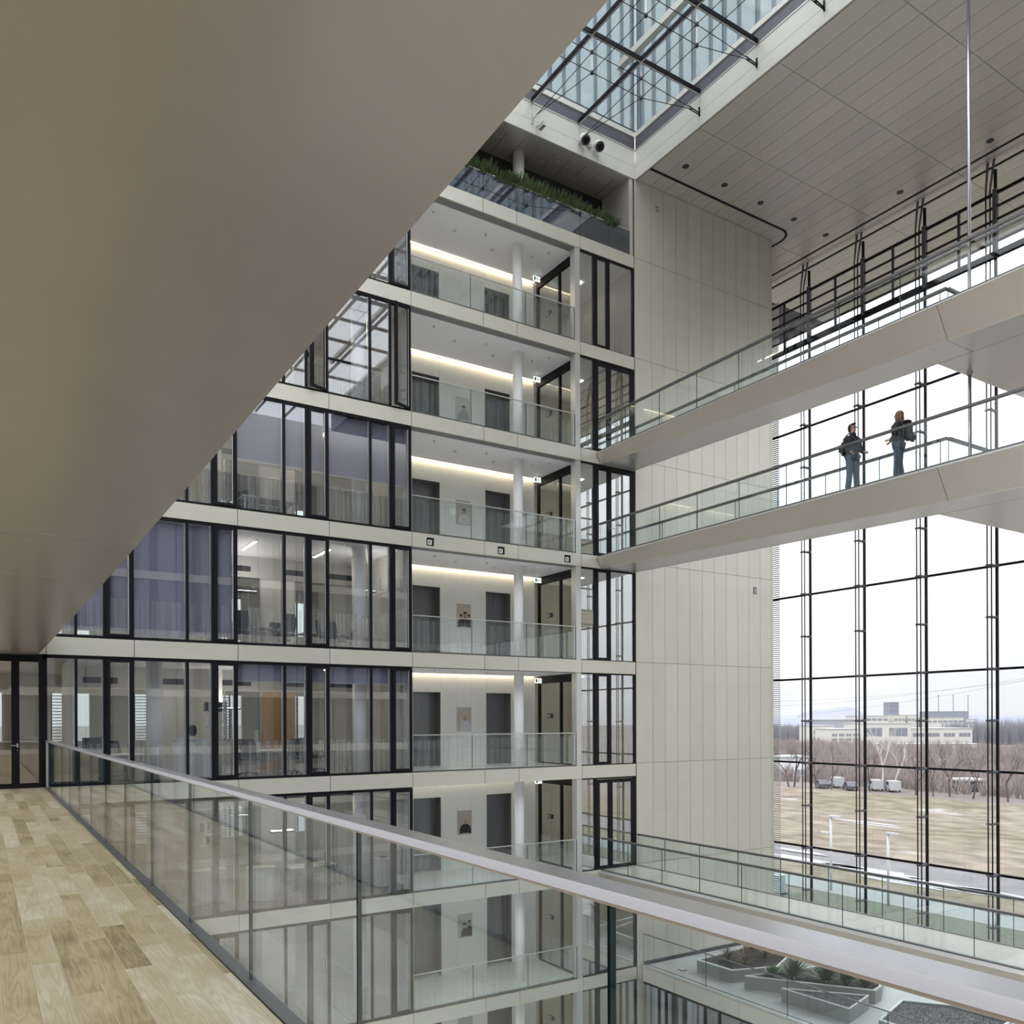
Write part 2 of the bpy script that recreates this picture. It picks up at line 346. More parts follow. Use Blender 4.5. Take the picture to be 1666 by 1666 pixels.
# --- double door at the end of the wooden walkway
d = root('door_1', (.75, YF+.05, 0), 'black framed glass double door at the end of the wooden walkway', 'door', None, 'structure')
for a, b in ((-1.2, -1.1), (.07-.1, .07), (1.34, 1.43)): vbar(d, a, b, 0, 3.30, 'post')
vbar(d, -1.2, 1.43, 3.18, 3.30, 'head_rail')
sub(d, -1.1, -.03, YF+.07, YF+.086, .06, 3.18, 'pane', GLASSF, BLACK, 1)
for sgn, a, b, ga, gb in ((1, .07, .7495, .25, .665), (2, .7505, 1.34, .835, 1.245)):
    lf = root('door_leaf', (a, YF+.03, 0), '', ''); del lf['label']; del lf['category']; lf.parent = d
    lf.location = (a-ORI[d.name][0], YF+.03-ORI[d.name][1], 0)
    m = MB()
    for p in ((a, ga, .01, 3.18), (gb, b, .01, 3.18), (ga, gb, .01, .12), (ga, gb, 3.10, 3.18)): m.box(p[0], p[1], YF+.02, YF+.09, p[2], p[3])
    m.build('leaf_frame', BLACK, lf); sub(lf, ga, gb, YF+.05, YF+.066, .12, 3.10, 'pane', GLASSF, BLACK, 1)
    if sgn == 2:
        m = MB(); m.tube((.79, YF+.02, 1.05), (.79, YF-.05, 1.05), .010); m.tube((.79, YF-.05, 1.05), (.65, YF-.05, 1.05), .010); m.box(.77, .81, YF+.012, YF+.02, 1.0, 1.1); m.tube((.79, YF+.02, .93), (.79, YF, .93), .012)
        m.build('handle', SILVER, lf)
sub(d, -1.2, 1.43, YF+.02, YF+.12, 0, .012, 'threshold', CHAR)

# --- bays with doors to the right-hand footbridges
DB = {4: 'top storey', 3: 'storey of the upper right footbridge', 2: 'storey of the footbridge carrying two people', 1: 'storey below the lower right footbridge', 0: 'storey level with the wooden walkway', -1: 'storey of the lowest right footbridge', -2: 'storey of the planted terrace', -3: 'ground storey'}
ND = 1
for k in LEV:
    z0, z1 = Z(k)+.03, Z(k)+3.25
    if k in (-1, 2, 3):
        ND += 1
        w = root('door_%d' % ND, (19.24, YF+.05, Z(k)), 'dark framed glass bridge door in the corner bay, %s' % DB[k], 'door', None, 'structure')
        pane(w, 18.03, 18.60, z0, z1, g=GLASSD)
        vbar(w, 18.60, 18.66, Z(k), z1, 'post'); vbar(w, 20.40, 20.475, Z(k), z1, 'post'); vbar(w, 18.02, 20.475, z1, Z(k)+3.295, 'head_rail'); vbar(w, 18.02, 18.6, Z(k), z0, 'bottom_rail')
        for a, b, ga, gb in ((18.66, 19.285, 18.80, 19.195), (19.295, 20.40, 19.39, 20.29)):
            lf = root('door_leaf', (a, YF+.03, Z(k)), '', ''); del lf['label']; del lf['category']; lf.parent = w
            lf.location = (a-19.24, -.02, 0)
            m = MB()
            for p in ((a, ga, .01, 3.22), (gb, b, .01, 3.22), (ga, gb, .01, .12), (ga, gb, 3.10, 3.22)): m.box(p[0], p[1], YF+.02, YF+.09, Z(k)+p[2], Z(k)+p[3])
            m.build('leaf_frame', BLACK, lf); sub(lf, ga, gb, YF+.05, YF+.066, Z(k)+.12, Z(k)+3.10, 'pane', GLASSD, BLACK, 1)
            if a > 19:
                m = MB(); m.tube((19.33, YF+.02, Z(k)+1.05), (19.33, YF-.05, Z(k)+1.05), .012); m.tube((19.33, YF-.05, Z(k)+1.05), (19.50, YF-.05, Z(k)+1.05), .012); m.build('handle', SILVER, lf)
    else:
        w = window(18.0, 20.48, k, 'dark framed corner window beside the panelled wall, %s' % DB[k])
        vbar(w, 18.02, 20.475, Z(k), z0, 'bottom_rail'); vbar(w, 18.02, 20.475, z1, Z(k)+3.295, 'top_rail')
        pane(w, 18.03, 18.60, z0, z1, g=GLASSD); pane(w, 18.78, 19.20, z0+.08, z1-.06, g=GLASSD); pane(w, 19.35, 20.42, z0, z1, g=GLASSD)
        vbar(w, 18.60, 18.78, z0, z1); vbar(w, 19.20, 19.35, z0, z1); vbar(w, 20.42, 20.475, z0, z1)
        vbar(w, 18.78, 19.2, z0, z0+.08, 'sash_rail'); vbar(w, 18.78, 19.2, z1-.06, z1, 'sash_rail')
        sub(w, 18.04, 20.42, YF+.092, YF+.094, Z(k)+.05, Z(k)+1.06, 'privacy_film', FILM)

# --- lift lobbies
YB = 26.65
lw = root('wall_back', (11.4, YB, Z(-3)), 'white panelled back walls of the lift lobbies with dark lift niches', 'wall', None, 'structure')
for k in LEV:
    z = Z(k); zt = z+3.33
    for a, b, c, e in ((11.42, 12.825, 0, 3.33), (13.925, 14.57, 0, 3.33), (14.575, 15.17, 0, 3.33), (15.175, 15.81, 0, 3.33), (16.905, 17.98, 0, 3.33), (12.83, 13.92, 2.63, 3.33), (15.815, 16.90, 2.63, 3.33)):
        sub(lw, a, b, YB, YB+.04, z+c, z+e, 'wall_panel', WALLW)
    for a, b in ((12.83, 13.92), (15.815, 16.90)):
        ND += 1
        dd = root('door_%d' % ND, ((a+b)/2, YB+.25, z), '%s grey lift door in the %s' % ('left' if a < 14 else 'right', LV[k]), 'lift door', None, 'structure')
        mid = (a+b)/2
        sub(dd, a+.0, mid-.004, YB+.42, YB+.45, z+.0, z+2.63, 'door_leaf', GREYD); sub(dd, mid+.004, b, YB+.42, YB+.45, z+.0, z+2.63, 'door_leaf', GREYD)
        m = MB(); m.box(a-.03, a, YB+.04, YB+.45, z, z+2.63); m.box(b, b+.03, YB+.04, YB+.45, z, z+2.63); m.box(a-.03, b+.03, YB+.04, YB+.45, z+2.63, z+2.66); m.build('door_reveal', NICHE, dd)
    # side wall of the lobby towards the offices, and the slim white pier beside the bridge door
    struct(bx('wall_left', 11.36, 11.41, YF+.10, YB+.04, z, z+3.30, WALLW), 'white left side wall of the %s' % LV[k], 'wall')
    p = bx('pier', 17.77, 17.99, YF+.02, YF+.30, z, z+3.29, SILVER); tag(p, 'slim silver white pier at the right of the %s' % LV[k], 'pier', kind='structure')
    m = MB().lathe((16.0, 24.72, z), [(.17, 0), (.17, 3.29)], 24); c = m.build('column', COLW, None, True)
    for pl in c.data.polygons[-2:]: pl.use_smooth = False
    tag(c, 'round white column in the %s' % LV[k], 'column', kind='structure')
    # glazed partition to the bridge door room
    NW[0] += 1
    pw = root('window_%d' % NW[0], (18.0, 25.2, z), 'black framed glass partition at the right of the %s' % LV[k], 'glass partition', None, 'structure')
    for a, b in ((24.00, 24.06), (24.90, 25.0), (26.30, 26.42)): sub(pw, 17.96, 18.04, a, b, z, z+3.0, 'post', BLACK)
    sub(pw, 17.95, 18.05, 23.98, 26.42, z+3.0, z+3.28, 'head_rail', BLACK); sub(pw, 17.96, 18.04, 24.0, 26.42, z, z+.05, 'bottom_rail', BLACK)
    sub(pw, 17.992, 18.008, 24.06, 24.90, z+.05, z+3.0, 'pane', GLASS, BLACK, 0); sub(pw, 17.992, 18.008, 25.0, 26.30, z+.05, z+3.0, 'pane', GLASS, BLACK, 0)
    sub(pw, 17.985, 17.987, 24.06, 26.30, z+.06, z+1.05, 'privacy_film', FILM)
    # room behind the bridge door
    rw = bx('wall_right_inner', 20.44, 20.48, YF+.14, 30.0, z, z+3.28, BEIGEW); tag(rw, 'beige right wall of the bridge door room beside the %s' % LV[k], 'wall', kind='structure')
    rb = bx('wall_back', 18.04, 20.44, 27.4, 27.45, z, z+3.28, BEIGEW); tag(rb, 'beige back wall of the bridge door room beside the %s' % LV[k], 'wall', kind='structure')
    if k <= 0:
        ND += 1
        dr = root('door_%d' % ND, (18.6, 27.36, z), 'sand coloured door in the room right of the %s' % LV[k], 'door', None, 'structure')
        sub(dr, 18.2, 19.2, 27.35, 27.40, z, z+2.4, 'door_leaf', BEIGEW); m = MB(); m.box(18.12, 18.2, 27.33, 27.40, z, z+2.48); m.box(19.2, 19.28, 27.33, 27.40, z, z+2.48); m.box(18.2, 19.2, 27.33, 27.40, z+2.4, z+2.48); m.build('door_frame', SILVER, dr)

# --- office interiors: end walls, cross walls, columns
for k in LEV:
    z = Z(k)
    bw = root('wall_back', (0, 33, z), 'rear office wall with narrow windows in the %s' % LW[k], 'wall', None, 'structure')
    x = -3.95
    edges = []
    while x < 11.2: edges.append((x+.75, x+1.95)); x += 2.65
    m = MB(); m.box(-3.95, 11.38, 33, 33.2, z, z+.95); m.box(-3.95, 11.38, 33, 33.2, z+2.62, z+3.3)
    prev = -3.95
    for a, b in edges: m.box(prev, a, 33, 33.2, z+.95, z+2.62); prev = b
    if prev < 11.38: m.box(prev, 11.38, 33, 33.2, z+.95, z+2.62)
    m.build('wall_core', OFFWALL, bw)
    for a, b in edges:
        sub(bw, a, b, 33.09, 33.105, z+.95, z+2.62, 'pane', GLASS)
        m = MB(); m.box((a+b)/2+.12, (a+b)/2+.17, 33.06, 33.13, z+.95, z+2.62); m.box(a, a+.04, 33.06, 33.13, z+.95, z+2.62); m.build('window_bar', CHAR, bw)
        if k in (0, -1, 1, 2):
            m = MB()
            for q in range(15): m.box(a, (a+b)/2+.12, 33.0, 33.05, z+1.0+q*.108, z+1.03+q*.108)
            o = m.build('blind_slats', LOUV, bw); o['kind'] = 'stuff'
    for xw, y0, y1 in ((2.02, YF+.35, 27.4), (6.30, 26.9, 33.0), (-1.3, YF+.35, 33.0)):
        o = bx('wall_cross', xw, xw+.10, y0, y1, z, z+3.28, WHITE if xw > 0 else OFFWALL); tag(o, 'white cross wall at %.1f m in the offices of the %s' % (xw+4, LW[k]), 'wall', kind='structure')
    o = bx('wall_cross', 11.26, 11.36, YF+.35, 33.0, z, z+3.28, OFFWALL); tag(o, 'end wall between offices and lift lobby in the %s' % LW[k], 'wall', kind='structure')
    for xc in (4.07, 10.05):
        c = MB().lathe((xc, 24.72, z), [(.215, 0), (.215, 3.29)], 24).build('column', COLW, None, True); tag(c, 'round white office column behind the %s window bay in the %s' % ('fourth' if xc < 6 else 'sixth', LW[k]), 'column', kind='structure')
    # glazed corridor screen half-way into the offices
    NW[0] += 1
    g = root('window_%d' % NW[0], (6, 27.9, z), 'glass corridor screen inside the offices of the %s' % LW[k], 'glass partition', None, 'structure')
    for i in range(8): sub(g, 2.1+i*1.15, 2.14+i*1.15, 27.88, 27.93, z, z+2.6, 'post', SILVER)
    for i in range(8):
        if i % 3 == 2: sub(g, 2.14+i*1.15, 3.25+i*1.15, 27.89, 27.92, z, z+2.6, 'wood_panel' if k == 0 and i == 5 else 'wall_panel', WARMWOOD if (k == 0 and i == 5) else WHITE)
        else: sub(g, 2.14+i*1.15, 3.25+i*1.15, 27.90, 27.91, z+.02, z+2.6, 'pane', GLASS)
    sub(g, 2.1, 11.26, 27.86, 27.96, z+2.6, z+3.28, 'bulkhead', OFFWALL)
    for xg in (2.6, 4.6, 6.6, 8.6, 10.2): sub(g, xg, xg+.95, 27.85, 27.86, z+2.78, z+2.96, 'air_grille', RUBBER)

# --- panelled end wall on the right of the front building
PX = [20.51, 21.319, 21.942, 22.578, 23.228, 23.912, 24.572, 25.233, 25.874, 26.542, 27.21, 27.857, 27.98]
pw = bx('wall_right', 20.49, 27.98, YF+.03, YF+.35, Z(-3), 21.6, CHAR); tag(pw, 'tall wall of narrow beige metal panels beside the glass curtain wall', 'wall', kind='structure')
PZ = [Z(-3), Z(-2)+.03, -3.70, .02, 3.755, 7.43, 11.22, 15.0, 18.71, 21.6]
for a, b in zip(PX[:-1], PX[1:]):
    for c, e in zip(PZ[:-1], PZ[1:]): sub(pw, a+.006, b-.006, YF, YF+.03, c+.006, e-.006, 'panel', CHAMP)
sub(pw, 27.96, 27.99, YF-.005, YF+.36, Z(-3), 21.6, 'corner_profile', SILVER)

# --- planked ceiling on the right (runs out over the glass as an eaves soffit)
cl = bx('ceiling', 20.60, 36.2, -8.0, 44.0, 21.66, 22.3, CHAR); tag(cl, 'planked beige metal ceiling over the right half of the hall', 'ceiling', kind='structure')
ys = [23.85-3.35*i for i in range(-1, 8)]
x = 20.64
while x < 36.0:
    for j in range(len(ys)-1): sub(cl, x+.006, min(x+.654, 36.18), ys[j+1]+.008, ys[j]-.008, 21.61, 21.66, 'plank', CEILP)
    x += .662
m = MB().box(30.17, 30.27, -5, 27.2, 21.595, 21.612); m.build('slot', BLACK, cl)
m = MB().box(20.64, 27.75, 22.89, 22.985, 21.592, 21.612)
for i in range(9):
    t0, t1 = math.pi/2*i/9, math.pi/2*(i+1)/9
    def P_(t, r): return (27.75+r*math.sin(t), 23.56-r*math.cos(t), 21.592)
    m.prism([P_(t0, .575), P_(t0, .67), P_(t1, .67), P_(t1, .575)], (0, 0, .02))
m.box(28.325, 28.42, 23.56, 27.0, 21.592, 21.612); m.build('curtain_track', BLACK, cl)

# --- roof fascia ring around the skylight
fa = bx('trim_10', -12, 20.58, YF+.05, YF+.4, 21.64, 23.30, DARKG); tag(fa, 'cream roof fascia over the planted loggia', 'fascia', kind='structure')
fx = [20.55, 17.95, 15.97, 13.99, 12.01, 10.03, 8.05, 6.07, 4.09, 2.11]
for a, b in zip(fx[1:], fx[:-1]):
    sub(fa, a+.004, b-.004, YF, YF+.05, 21.61, 22.054, 'panel', ROOFFAS); sub(fa, a+.004, b-.004, YF, YF+.05, 22.064, 22.65, 'panel', ROOFFAS)
sub(fa, -12, 20.55, YF-.02, YF, 22.64, 22.68, 'edge_profile', SILVER); sub(fa, -12, 20.55, YF, YF+.05, 23.16, 23.34, 'upper_band', ROOFFAS); sub(fa, -12, 20.55, YF+.05, YF+.42, 21.61, 21.64, 'underside_panel', CEILP)
fb = bx('trim_11', 20.60, 20.95, -8, YF+.05, 21.66, 23.30, DARKG); tag(fb, 'cream roof fascia between skylight and planked ceiling', 'fascia', kind='structure')
fy = [23.70, 20.40, 17.93, 15.46, 12.99, 10.52, 8.05, 5.58, 3.11, .64]
for a, b in zip(fy[1:], fy[:-1]):
    sub(fb, 20.55, 20.60, a+.004, b-.004, 21.60, 22.054, 'panel', ROOFFAS); sub(fb, 20.55, 20.60, a+.004, b-.004, 22.064, 22.65, 'panel', ROOFFAS)
sub(fb, 20.53, 20.55, -8, YF, 22.64, 22.68, 'edge_profile', SILVER); sub(fb, 20.55, 20.60, -8, YF, 23.16, 23.34, 'upper_band', ROOFFAS)

# --- skylight: steel bars, hanging struts, cable net, and the ribbed glass lantern above
sk = root('skylight', (12, 12, 22.68), 'steel and glass skylight with cable net and ribbed glass lantern over the hall', 'skylight', None, 'structure')
bxs = [17.95-1.98*i for i in range(16)]; bys = [20.40-2.47*i for i in range(12)]
for xx in bxs:
    o = sub(sk, xx-.045, xx+.045, -10, YF-.0, 22.66, 22.80, 'bar', BLACK); sub(o, xx-.022, xx+.022, -10, YF, 22.645, 22.66, 'glazing_strip', SILVER)
for yy in bys:
    o = sub(sk, -12, 20.55, yy-.05, yy+.05, 22.67, 22.81, 'bar', BLACK); sub(o, -12, 20.55, yy-.024, yy+.024, 22.655, 22.67, 'glazing_strip', SILVER)
for i in range(4):
    for j in range(5):
        xx, yy = bxs[i], bys[j]
        st = MB().tube((xx, yy, 22.66), (xx, yy, 21.50), .018, 6).build('strut', SILVER, sk)
        for zz in (22.14, 21.52): MB().lathe((xx, yy, zz-.05), [(.05, 0), (.06, .03), (.045, .10)], 8).build('cable_node', RUBBER, st)
for i in range(4):
    m = MB()
    for zz in (22.14, 21.52):
        m.tube((bxs[i], YF-.28, 22.07), (bxs[i], bys[0], zz), .011, 5)
        for j in range(5): m.tube((bxs[i], bys[j], zz), (bxs[i], bys[j]-2.47, zz), .011, 5)
    m.build('cable', BLACK, sk)
    m = MB().box(bxs[i]-.02, bxs[i]+.02, YF-.04, YF, 21.93, 22.25); m.box(bxs[i]-.012, bxs[i]+.012, YF-.30, YF-.03, 22.02, 22.12); m.build('cable_bracket', SILVER, sk)
for j in range(6):
    m = MB()
    for zz in (22.14, 21.52):
        m.tube((20.27, bys[j], 22.05), (bxs[0], bys[j], zz), .011, 5)
        for i in range(5): m.tube((bxs[i], bys[j], zz), (bxs[i]-1.98, bys[j], zz), .011, 5)
        m.tube((20.50, bys[j], 22.03-.06*(zz < 22)), (20.05, bys[j], 22.05+(.03 if zz > 22 else -.06)), .02, 6)
    m.build('cable', BLACK, sk)
    sub(sk, 20.50, 20.55, bys[j]-.02, bys[j]+.02, 21.93, 22.22, 'cable_bracket', BLACK)
for i in range(16):
    for j in range(12):
        x1 = 20.53 if i == 0 else bxs[i-1]-.04; y1 = YF if j == 0 else bys[j-1]-.04
        sub(sk, bxs[i]+.04, x1, bys[j]+.045, y1, 22.80, 22.815, 'pane', GLASSC)
LT = 31.0
# lantern walls: upright ribs of channel glass with broad and narrow fins
def lantern(axis):
    q = 1.9; n = 0
    end = 20.55 if axis == 'x' else 23.70
    while q < end-.05:
        wv = .62 if n % 3 else .78
        q1 = min(q+wv, end)
        if axis == 'x':
            sub(sk, q+.006, q1-.006, YF+.06, YF+.085, 23.40, LT, 'channel_glass', GLASSL); sub(sk, q1-.05, q1+(.05 if n % 2 else .0), YF+.09, YF+.22, 23.40, LT, 'glass_fin', GLASSL2)
        else:
            sub(sk, 20.64, 20.665, q+.006, q1-.006, 23.40, LT, 'channel_glass', GLASSL); sub(sk, 20.67, 20.80, q1-.05, q1+(.05 if n % 2 else .0), 23.40, LT, 'glass_fin', GLASSL2)
        q = q1; n += 1
lantern('x'); lantern('y')
sub(sk, 2, 20.7, YF+.0, YF+.10, 23.34, 23.40, 'lantern_sill', CHAR); sub(sk, 20.60, 20.70, -6, YF, 23.34, 23.40, 'lantern_sill', CHAR); sub(sk, 20.52, 20.70, YF+.0, YF+.12, 23.40, LT, 'corner_fin', GLASSL2)
for i in range(10):
    xx = 19.85-3.3*i
    if i == 0: sub(sk, xx-.11, xx+.11, -6, YF+.05, 25.38, 25.62, 'lantern_beam', ROOFFAS)
    sub(sk, xx-.11-3.29, xx-.11, -10, YF+.05, LT, LT+.02, 'pane', GLASSC)
# ================================================================== WALKWAYS, FOOTBRIDGES, BALUSTRADES
def balustrade(label, group, p0, p1, z, joints, height=1.17, cap=.08, film=False, shoe=True, endpost=False, base=0.):
    """glass balustrade along x or y from p0 to p1 (plan points); joints = positions of the glass joints along it"""
    ax = 0 if abs(p1[0]-p0[0]) > abs(p1[1]-p0[1]) else 1
    b = root('glass_balustrade', (p0[0], p0[1], z+base), label, 'balustrade', group)
    c = p0[1-ax]
    def B(n, a0, a1, h0, h1, w0, w1, mat, edge=None):
        if ax == 0: return sub(b, a0, a1, c+w0, c+w1, z+h0, z+h1, n, mat, edge, 1 if edge else None)
        return sub(b, c+w0, c+w1, a0, a1, z+h0, z+h1, n, mat, edge, 0 if edge else None)
    lo, hi = min(p0[ax], p1[ax]), max(p0[ax], p1[ax])
    js = [lo]+sorted(j for j in joints if lo+.05 < j < hi-.05)+[hi]
    for a, e in zip(js[:-1], js[1:]):
        B('glass_panel', a+.006, e-.006, base-.02, height-.02, -.010, .010, GLASSR, GEDGE)
        if film: B('privacy_film', a+.01, e-.01, base+.05, height-.14, .012, .0125, FILM2)
    if cap > .05: (MB().prism([(c+u_, lo, z+height+v_) for u_, v_ in ((-cap, -.029), (-cap+.004, -.004), (-cap+.007, 0), (cap-.002, 0), (cap, -.002), (cap, -.029))], (0, hi-lo, 0)) if ax == 1 else MB().box(lo, hi, c-cap, c+cap, z+height-.029, z+height)).build('handrail', STEEL, b); B('glass_channel', lo, hi, height-.041, height-.029, -cap+.012, cap-.012, SOFFIT)
    elif cap > .03: B('handrail', lo, hi, height-.035, height+.025, -cap, cap, RAILDK)
    else: B('handrail', lo, hi, height-.02, height+.008, -cap, cap, SILVER)
    if shoe: B('base_profile', lo, hi, base-.03, base+.012, -.05, .035, RAILDK)
    if endpost:
        for q in endpost: B('end_post', q-.02, q+.02, base, height, -.03, .03, SILVER)
    return b

# --- the wooden walkway the picture is taken from
fl = root('floor', (.5, 12, 0), 'light oak plank floor of the walkway in the foreground', 'floor', None, 'structure')
bx0 = sub(fl, -.42, 1.40, -2, YF, -.10, -.022, 'deck_base', CHAR)
w = .171; n = 0
x = -.40
while x < 1.34:
    y = -2-rnd.random()*1.6
    while y < YF:
        l = rnd.uniform(1.15, 2.3); a = max(y, -2); b = min(y+l, YF-.005)
        if b-a > .06:
            o = MB(); c = .0022; x0, x1 = x+.0006, min(x+w-.0006, 1.364); y0, y1 = a+.0008, b-.0008
            o.v = [(x0, y0, -.02), (x1, y0, -.02), (x1, y1, -.02), (x0, y1, -.02), (x0, y0, -c), (x1, y0, -c), (x1, y1, -c), (x0, y1, -c), (x0+c, y0+c, 0), (x1-c, y0+c, 0), (x1-c, y1-c, 0), (x0+c, y1-c, 0)]
            o.f = [(8, 9, 10, 11), (4, 5, 9, 8), (5, 6, 10, 9), (6, 7, 11, 10), (7, 4, 8, 11), (0, 1, 5, 4), (1, 2, 6, 5), (2, 3, 7, 6), (3, 0, 4, 7)]; o.m = [0, 1, 1, 1, 1, 0, 0, 0, 0]
            o.build('plank', [WOOD, PEDGE], fl)
        y += l
    x += w
OJ = [5.264+1.76*i for i in range(-4, 12)]
balustrade('near glass balustrade with broad steel handrail along the wooden walkway', None, (1.420, -2.0), (1.420, 23.60), 0, OJ, 1.17, .053, endpost=[23.56])
balustrade('glass balustrade on the left edge of the wooden walkway, outside the picture', None, (-.44, -2.0), (-.44, 23.60), 0, OJ, 1.17, .053)

# --- footbridges
def bridge(label, xa, xb, z, y0, depth, platform, joints, mod=12.65, slope=.62):
    """deck with outward leaning cladding; depth(y) = thickness at station y"""
    b = root('footbridge', ((xa+xb)/2, YF, z), label, 'footbridge')
    YE = 23.688
    st = [YE, 17.5, 11.05, 9.0, 4.0, y0]
    st = [s for s in st if s >= y0]
    sub(b, xa, xb, y0, YE, -.06+z, z-.004, 'deck', DECK)
    rim = MB(); rim.prism([(xa, y0, z+.012), (xa-.135, y0, z-.085), (xa-.135, y0, z-.10), (xa, y0, z-.10)], (0, YE-y0, 0)); rim.prism([(xb, y0, z+.012), (xb+.135, y0, z-.085), (xb+.135, y0, z-.10), (xb, y0, z-.10)], (0, YE-y0, 0)); rim.build('edge_profile', BRIDGEU, b)
    bd = MB(); bd.tube((xa-.137, y0, z-.092), (xa-.137, YE, z-.092), .009, 5); bd.tube((xb+.137, y0, z-.092), (xb+.137, YE, z-.092), .009, 5); bd.build('edge_bead', SILVER, b)
    def fascia(sgn, xt, ya, yb):
        ys = [yb, yb+(ya-yb)/3, yb+2*(ya-yb)/3, ya]; m = MB(); pts = []
        for yy in ys:
            d = depth(yy); xin = xt+sgn*slope*(d-.10)
            pts.append(((xt, yy, z-.10), (xin, yy, z-d)))
        for (t0, l0), (t1, l1) in zip(pts[:-1], pts[1:]):
            for off, fl_ in ((0, 0), (sgn*.03, 1)):
                q = [(t0[0]+off, t0[1], t0[2]), (t1[0]+off, t1[1], t1[2]), (l1[0]+off, l1[1], l1[2]), (l0[0]+off, l0[1], l0[2])]
                m.quad(*(q if (sgn > 0) != bool(fl_) else q[::-1]))
        m.build('fascia_panel', BRIDGEM, b)
        m = MB(); 
        for (t0, l0), (t1, l1) in zip(pts[:-1], pts[1:]): m.tube(l0, l1, .008, 5)
        m.build('edge_bead', SILVER, b)
        return pts
    segs = [YE-.004, 11.05, 4.0, y0]
    segs = [s for s in segs if s > y0]+[y0]
    for ya, yb in zip(segs[:-1], segs[1:]):
        pn = fascia(1, xa-.132, ya-.006, yb+.006); pf = fascia(-1, xb+.132, ya-.006, yb+.006)
        m = MB()
        for i in range(3): m.quad(pn[i][1], pn[i+1][1], pf[i+1][1], pf[i][1]); m.quad(*[(p[0], p[1], p[2]+.03) for p in (pf[i][1], pf[i+1][1], pn[i+1][1], pn[i][1])])
        m.build('soffit_panel', BRIDGEU, b)
    # dark core so that no light leaks through the hull
    m = MB(); ys = [YE, (YE+y0)/2, y0]
    if platform:
        py, px = platform; d = depth(py)
        sub(b, xb+.09, px, y0, py, z-.10, z+.012, 'landing_deck', DECK)
        ys_ = [py-.004, 9.0, 4.0, y0]
        for i in range(4):
            m = MB()
            for ya, yb in zip(ys_[:-1], ys_[1:]):
                da, db = depth(ya), depth(yb); lx = lambda dd: xb+.132-slope*(dd-.10)
                if i == 0: xs_ = (lx(da), 22.4, 22.4, lx(db))
                else: xs_ = (22.4+1.867*(i-1)+.008, 22.4+1.867*i, 22.4+1.867*i, 22.4+1.867*(i-1)+.008)
                q = [(xs_[0], ya, z-da), (xs_[1], ya, z-da), (xs_[2], yb, z-db), (xs_[3], yb, z-db)]
                m.quad(*q); m.quad(*[(p[0], p[1], p[2]+.03) for p in q[::-1]])
            m.build('soffit_panel', BRIDGEU, b)
        sub(b, xb+.09, px, py-.02, py+.0, z-d+.03, z-.10, 'landing_fascia', BRIDGEM)
    return b
DN = lambda y: .45+.029*(YF-max(y, 9.0))
GJ = [22.24-1.70*i for i in range(0, 16)]
bridge('upper right footbridge with beige cladding and a landing, beneath the planked ceiling', 18.80, 20.50, Z(3), 0.0, DN, (11.95, 28.0), GJ)
bridge('middle right footbridge with beige cladding carrying the two people', 18.80, 20.50, Z(2), 0.0, DN, (11.95, 28.0), GJ)
bridge('lowest right footbridge with pale wooden deck crossing in front of the curtain wall', 18.84, 20.54, Z(-1), -1.0, lambda y: .47, None, GJ)
for k, nm in ((3, 'upper right footbridge'), (2, 'footbridge with the two people'), (-1, 'lowest right footbridge')):
    dx = .04 if k < 0 else 0
    balustrade('glass balustrade on the near side of the %s' % nm, 'footbridge balustrades', (18.80+dx, -.9 if k < 0 else .1), (18.80+dx, YF-.04), Z(k), GJ, 1.14, .045)
    if k < 0: balustrade('glass balustrade on the far side of the %s' % nm, 'footbridge balustrades', (20.50+dx, -.9), (20.50+dx, YF-.04), Z(k), GJ, 1.14, .045)
    else:
        balustrade('glass balustrade on the far side of the %s' % nm, 'footbridge balustrades', (20.48, 11.86), (20.48, YF-.04), Z(k), GJ, 1.14, .05)
        balustrade('glass balustrade round the landing edge of the %s' % nm, 'footbridge balustrades', (20.53, 11.86), (27.9, 11.86), Z(k), [22.3, 24, 25.7], 1.14, .05)
# steel hanger rod of the landings
rd = root('hanger_rod', (21.4, 11.80, Z(2)), 'thin steel hanger rod from the planked ceiling down to the landings', 'hanger rod')
for a, b in ((Z(3), 21.61), (Z(2), Z(3)-.79)): MB().tube((21.4, 11.80, a), (21.4, 11.80, b), .042, 12).build('rod', STEEL, rd, True)
for zz in (Z(3)+.02, Z(2)+.02, Z(3)-.86, 21.52): MB().tube((21.4, 11.80, zz), (21.4, 11.80, zz+.07), .075, 12).build('collar', SILVER, rd)

# --- soffit overhead: underside of the walkway one storey up
ov = root('ceiling', (.4, 11, 3.27), 'broad bronze coloured metal soffit of the walkway overhead', 'ceiling', None, 'structure')
sy = [YF-.01, 16.2, 10.88, 8.45, -3.0]
for a, b in zip(sy[1:], sy[:-1]):
    ex = lambda yy: 1.222+.040*math.sin(math.pi*min(1, max(0, (yy-.5)/22.5)))
    ms = MB(); q = [a+.0015+(b-a-.003)*h/4 for h in range(5)]
    for y0_, y1_ in zip(q[:-1], q[1:]): ms.prism([(-.30, y0_, 3.27), (ex(y0_), y0_, 3.27), (ex(y1_), y1_, 3.27), (-.30, y1_, 3.27)], (0, 0, .03))
    ms.build('soffit_panel', SOFFIT, ov)
    m = MB().prism([(1.215, a+.003, 3.275), (1.40, a+.003, 3.65), (1.37, a+.003, 3.65), (1.19, a+.003, 3.275)], (0, b-a-.006, 0)); m.build('fascia_panel', BRIDGEM, ov)
    m = MB().prism([(-.30, a+.003, 3.27), (-.50, a+.003, 3.65), (-.47, a+.003, 3.65), (-.27, a+.003, 3.27)], (0, b-a-.006, 0)); m.build('fascia_panel', BRIDGEM, ov)
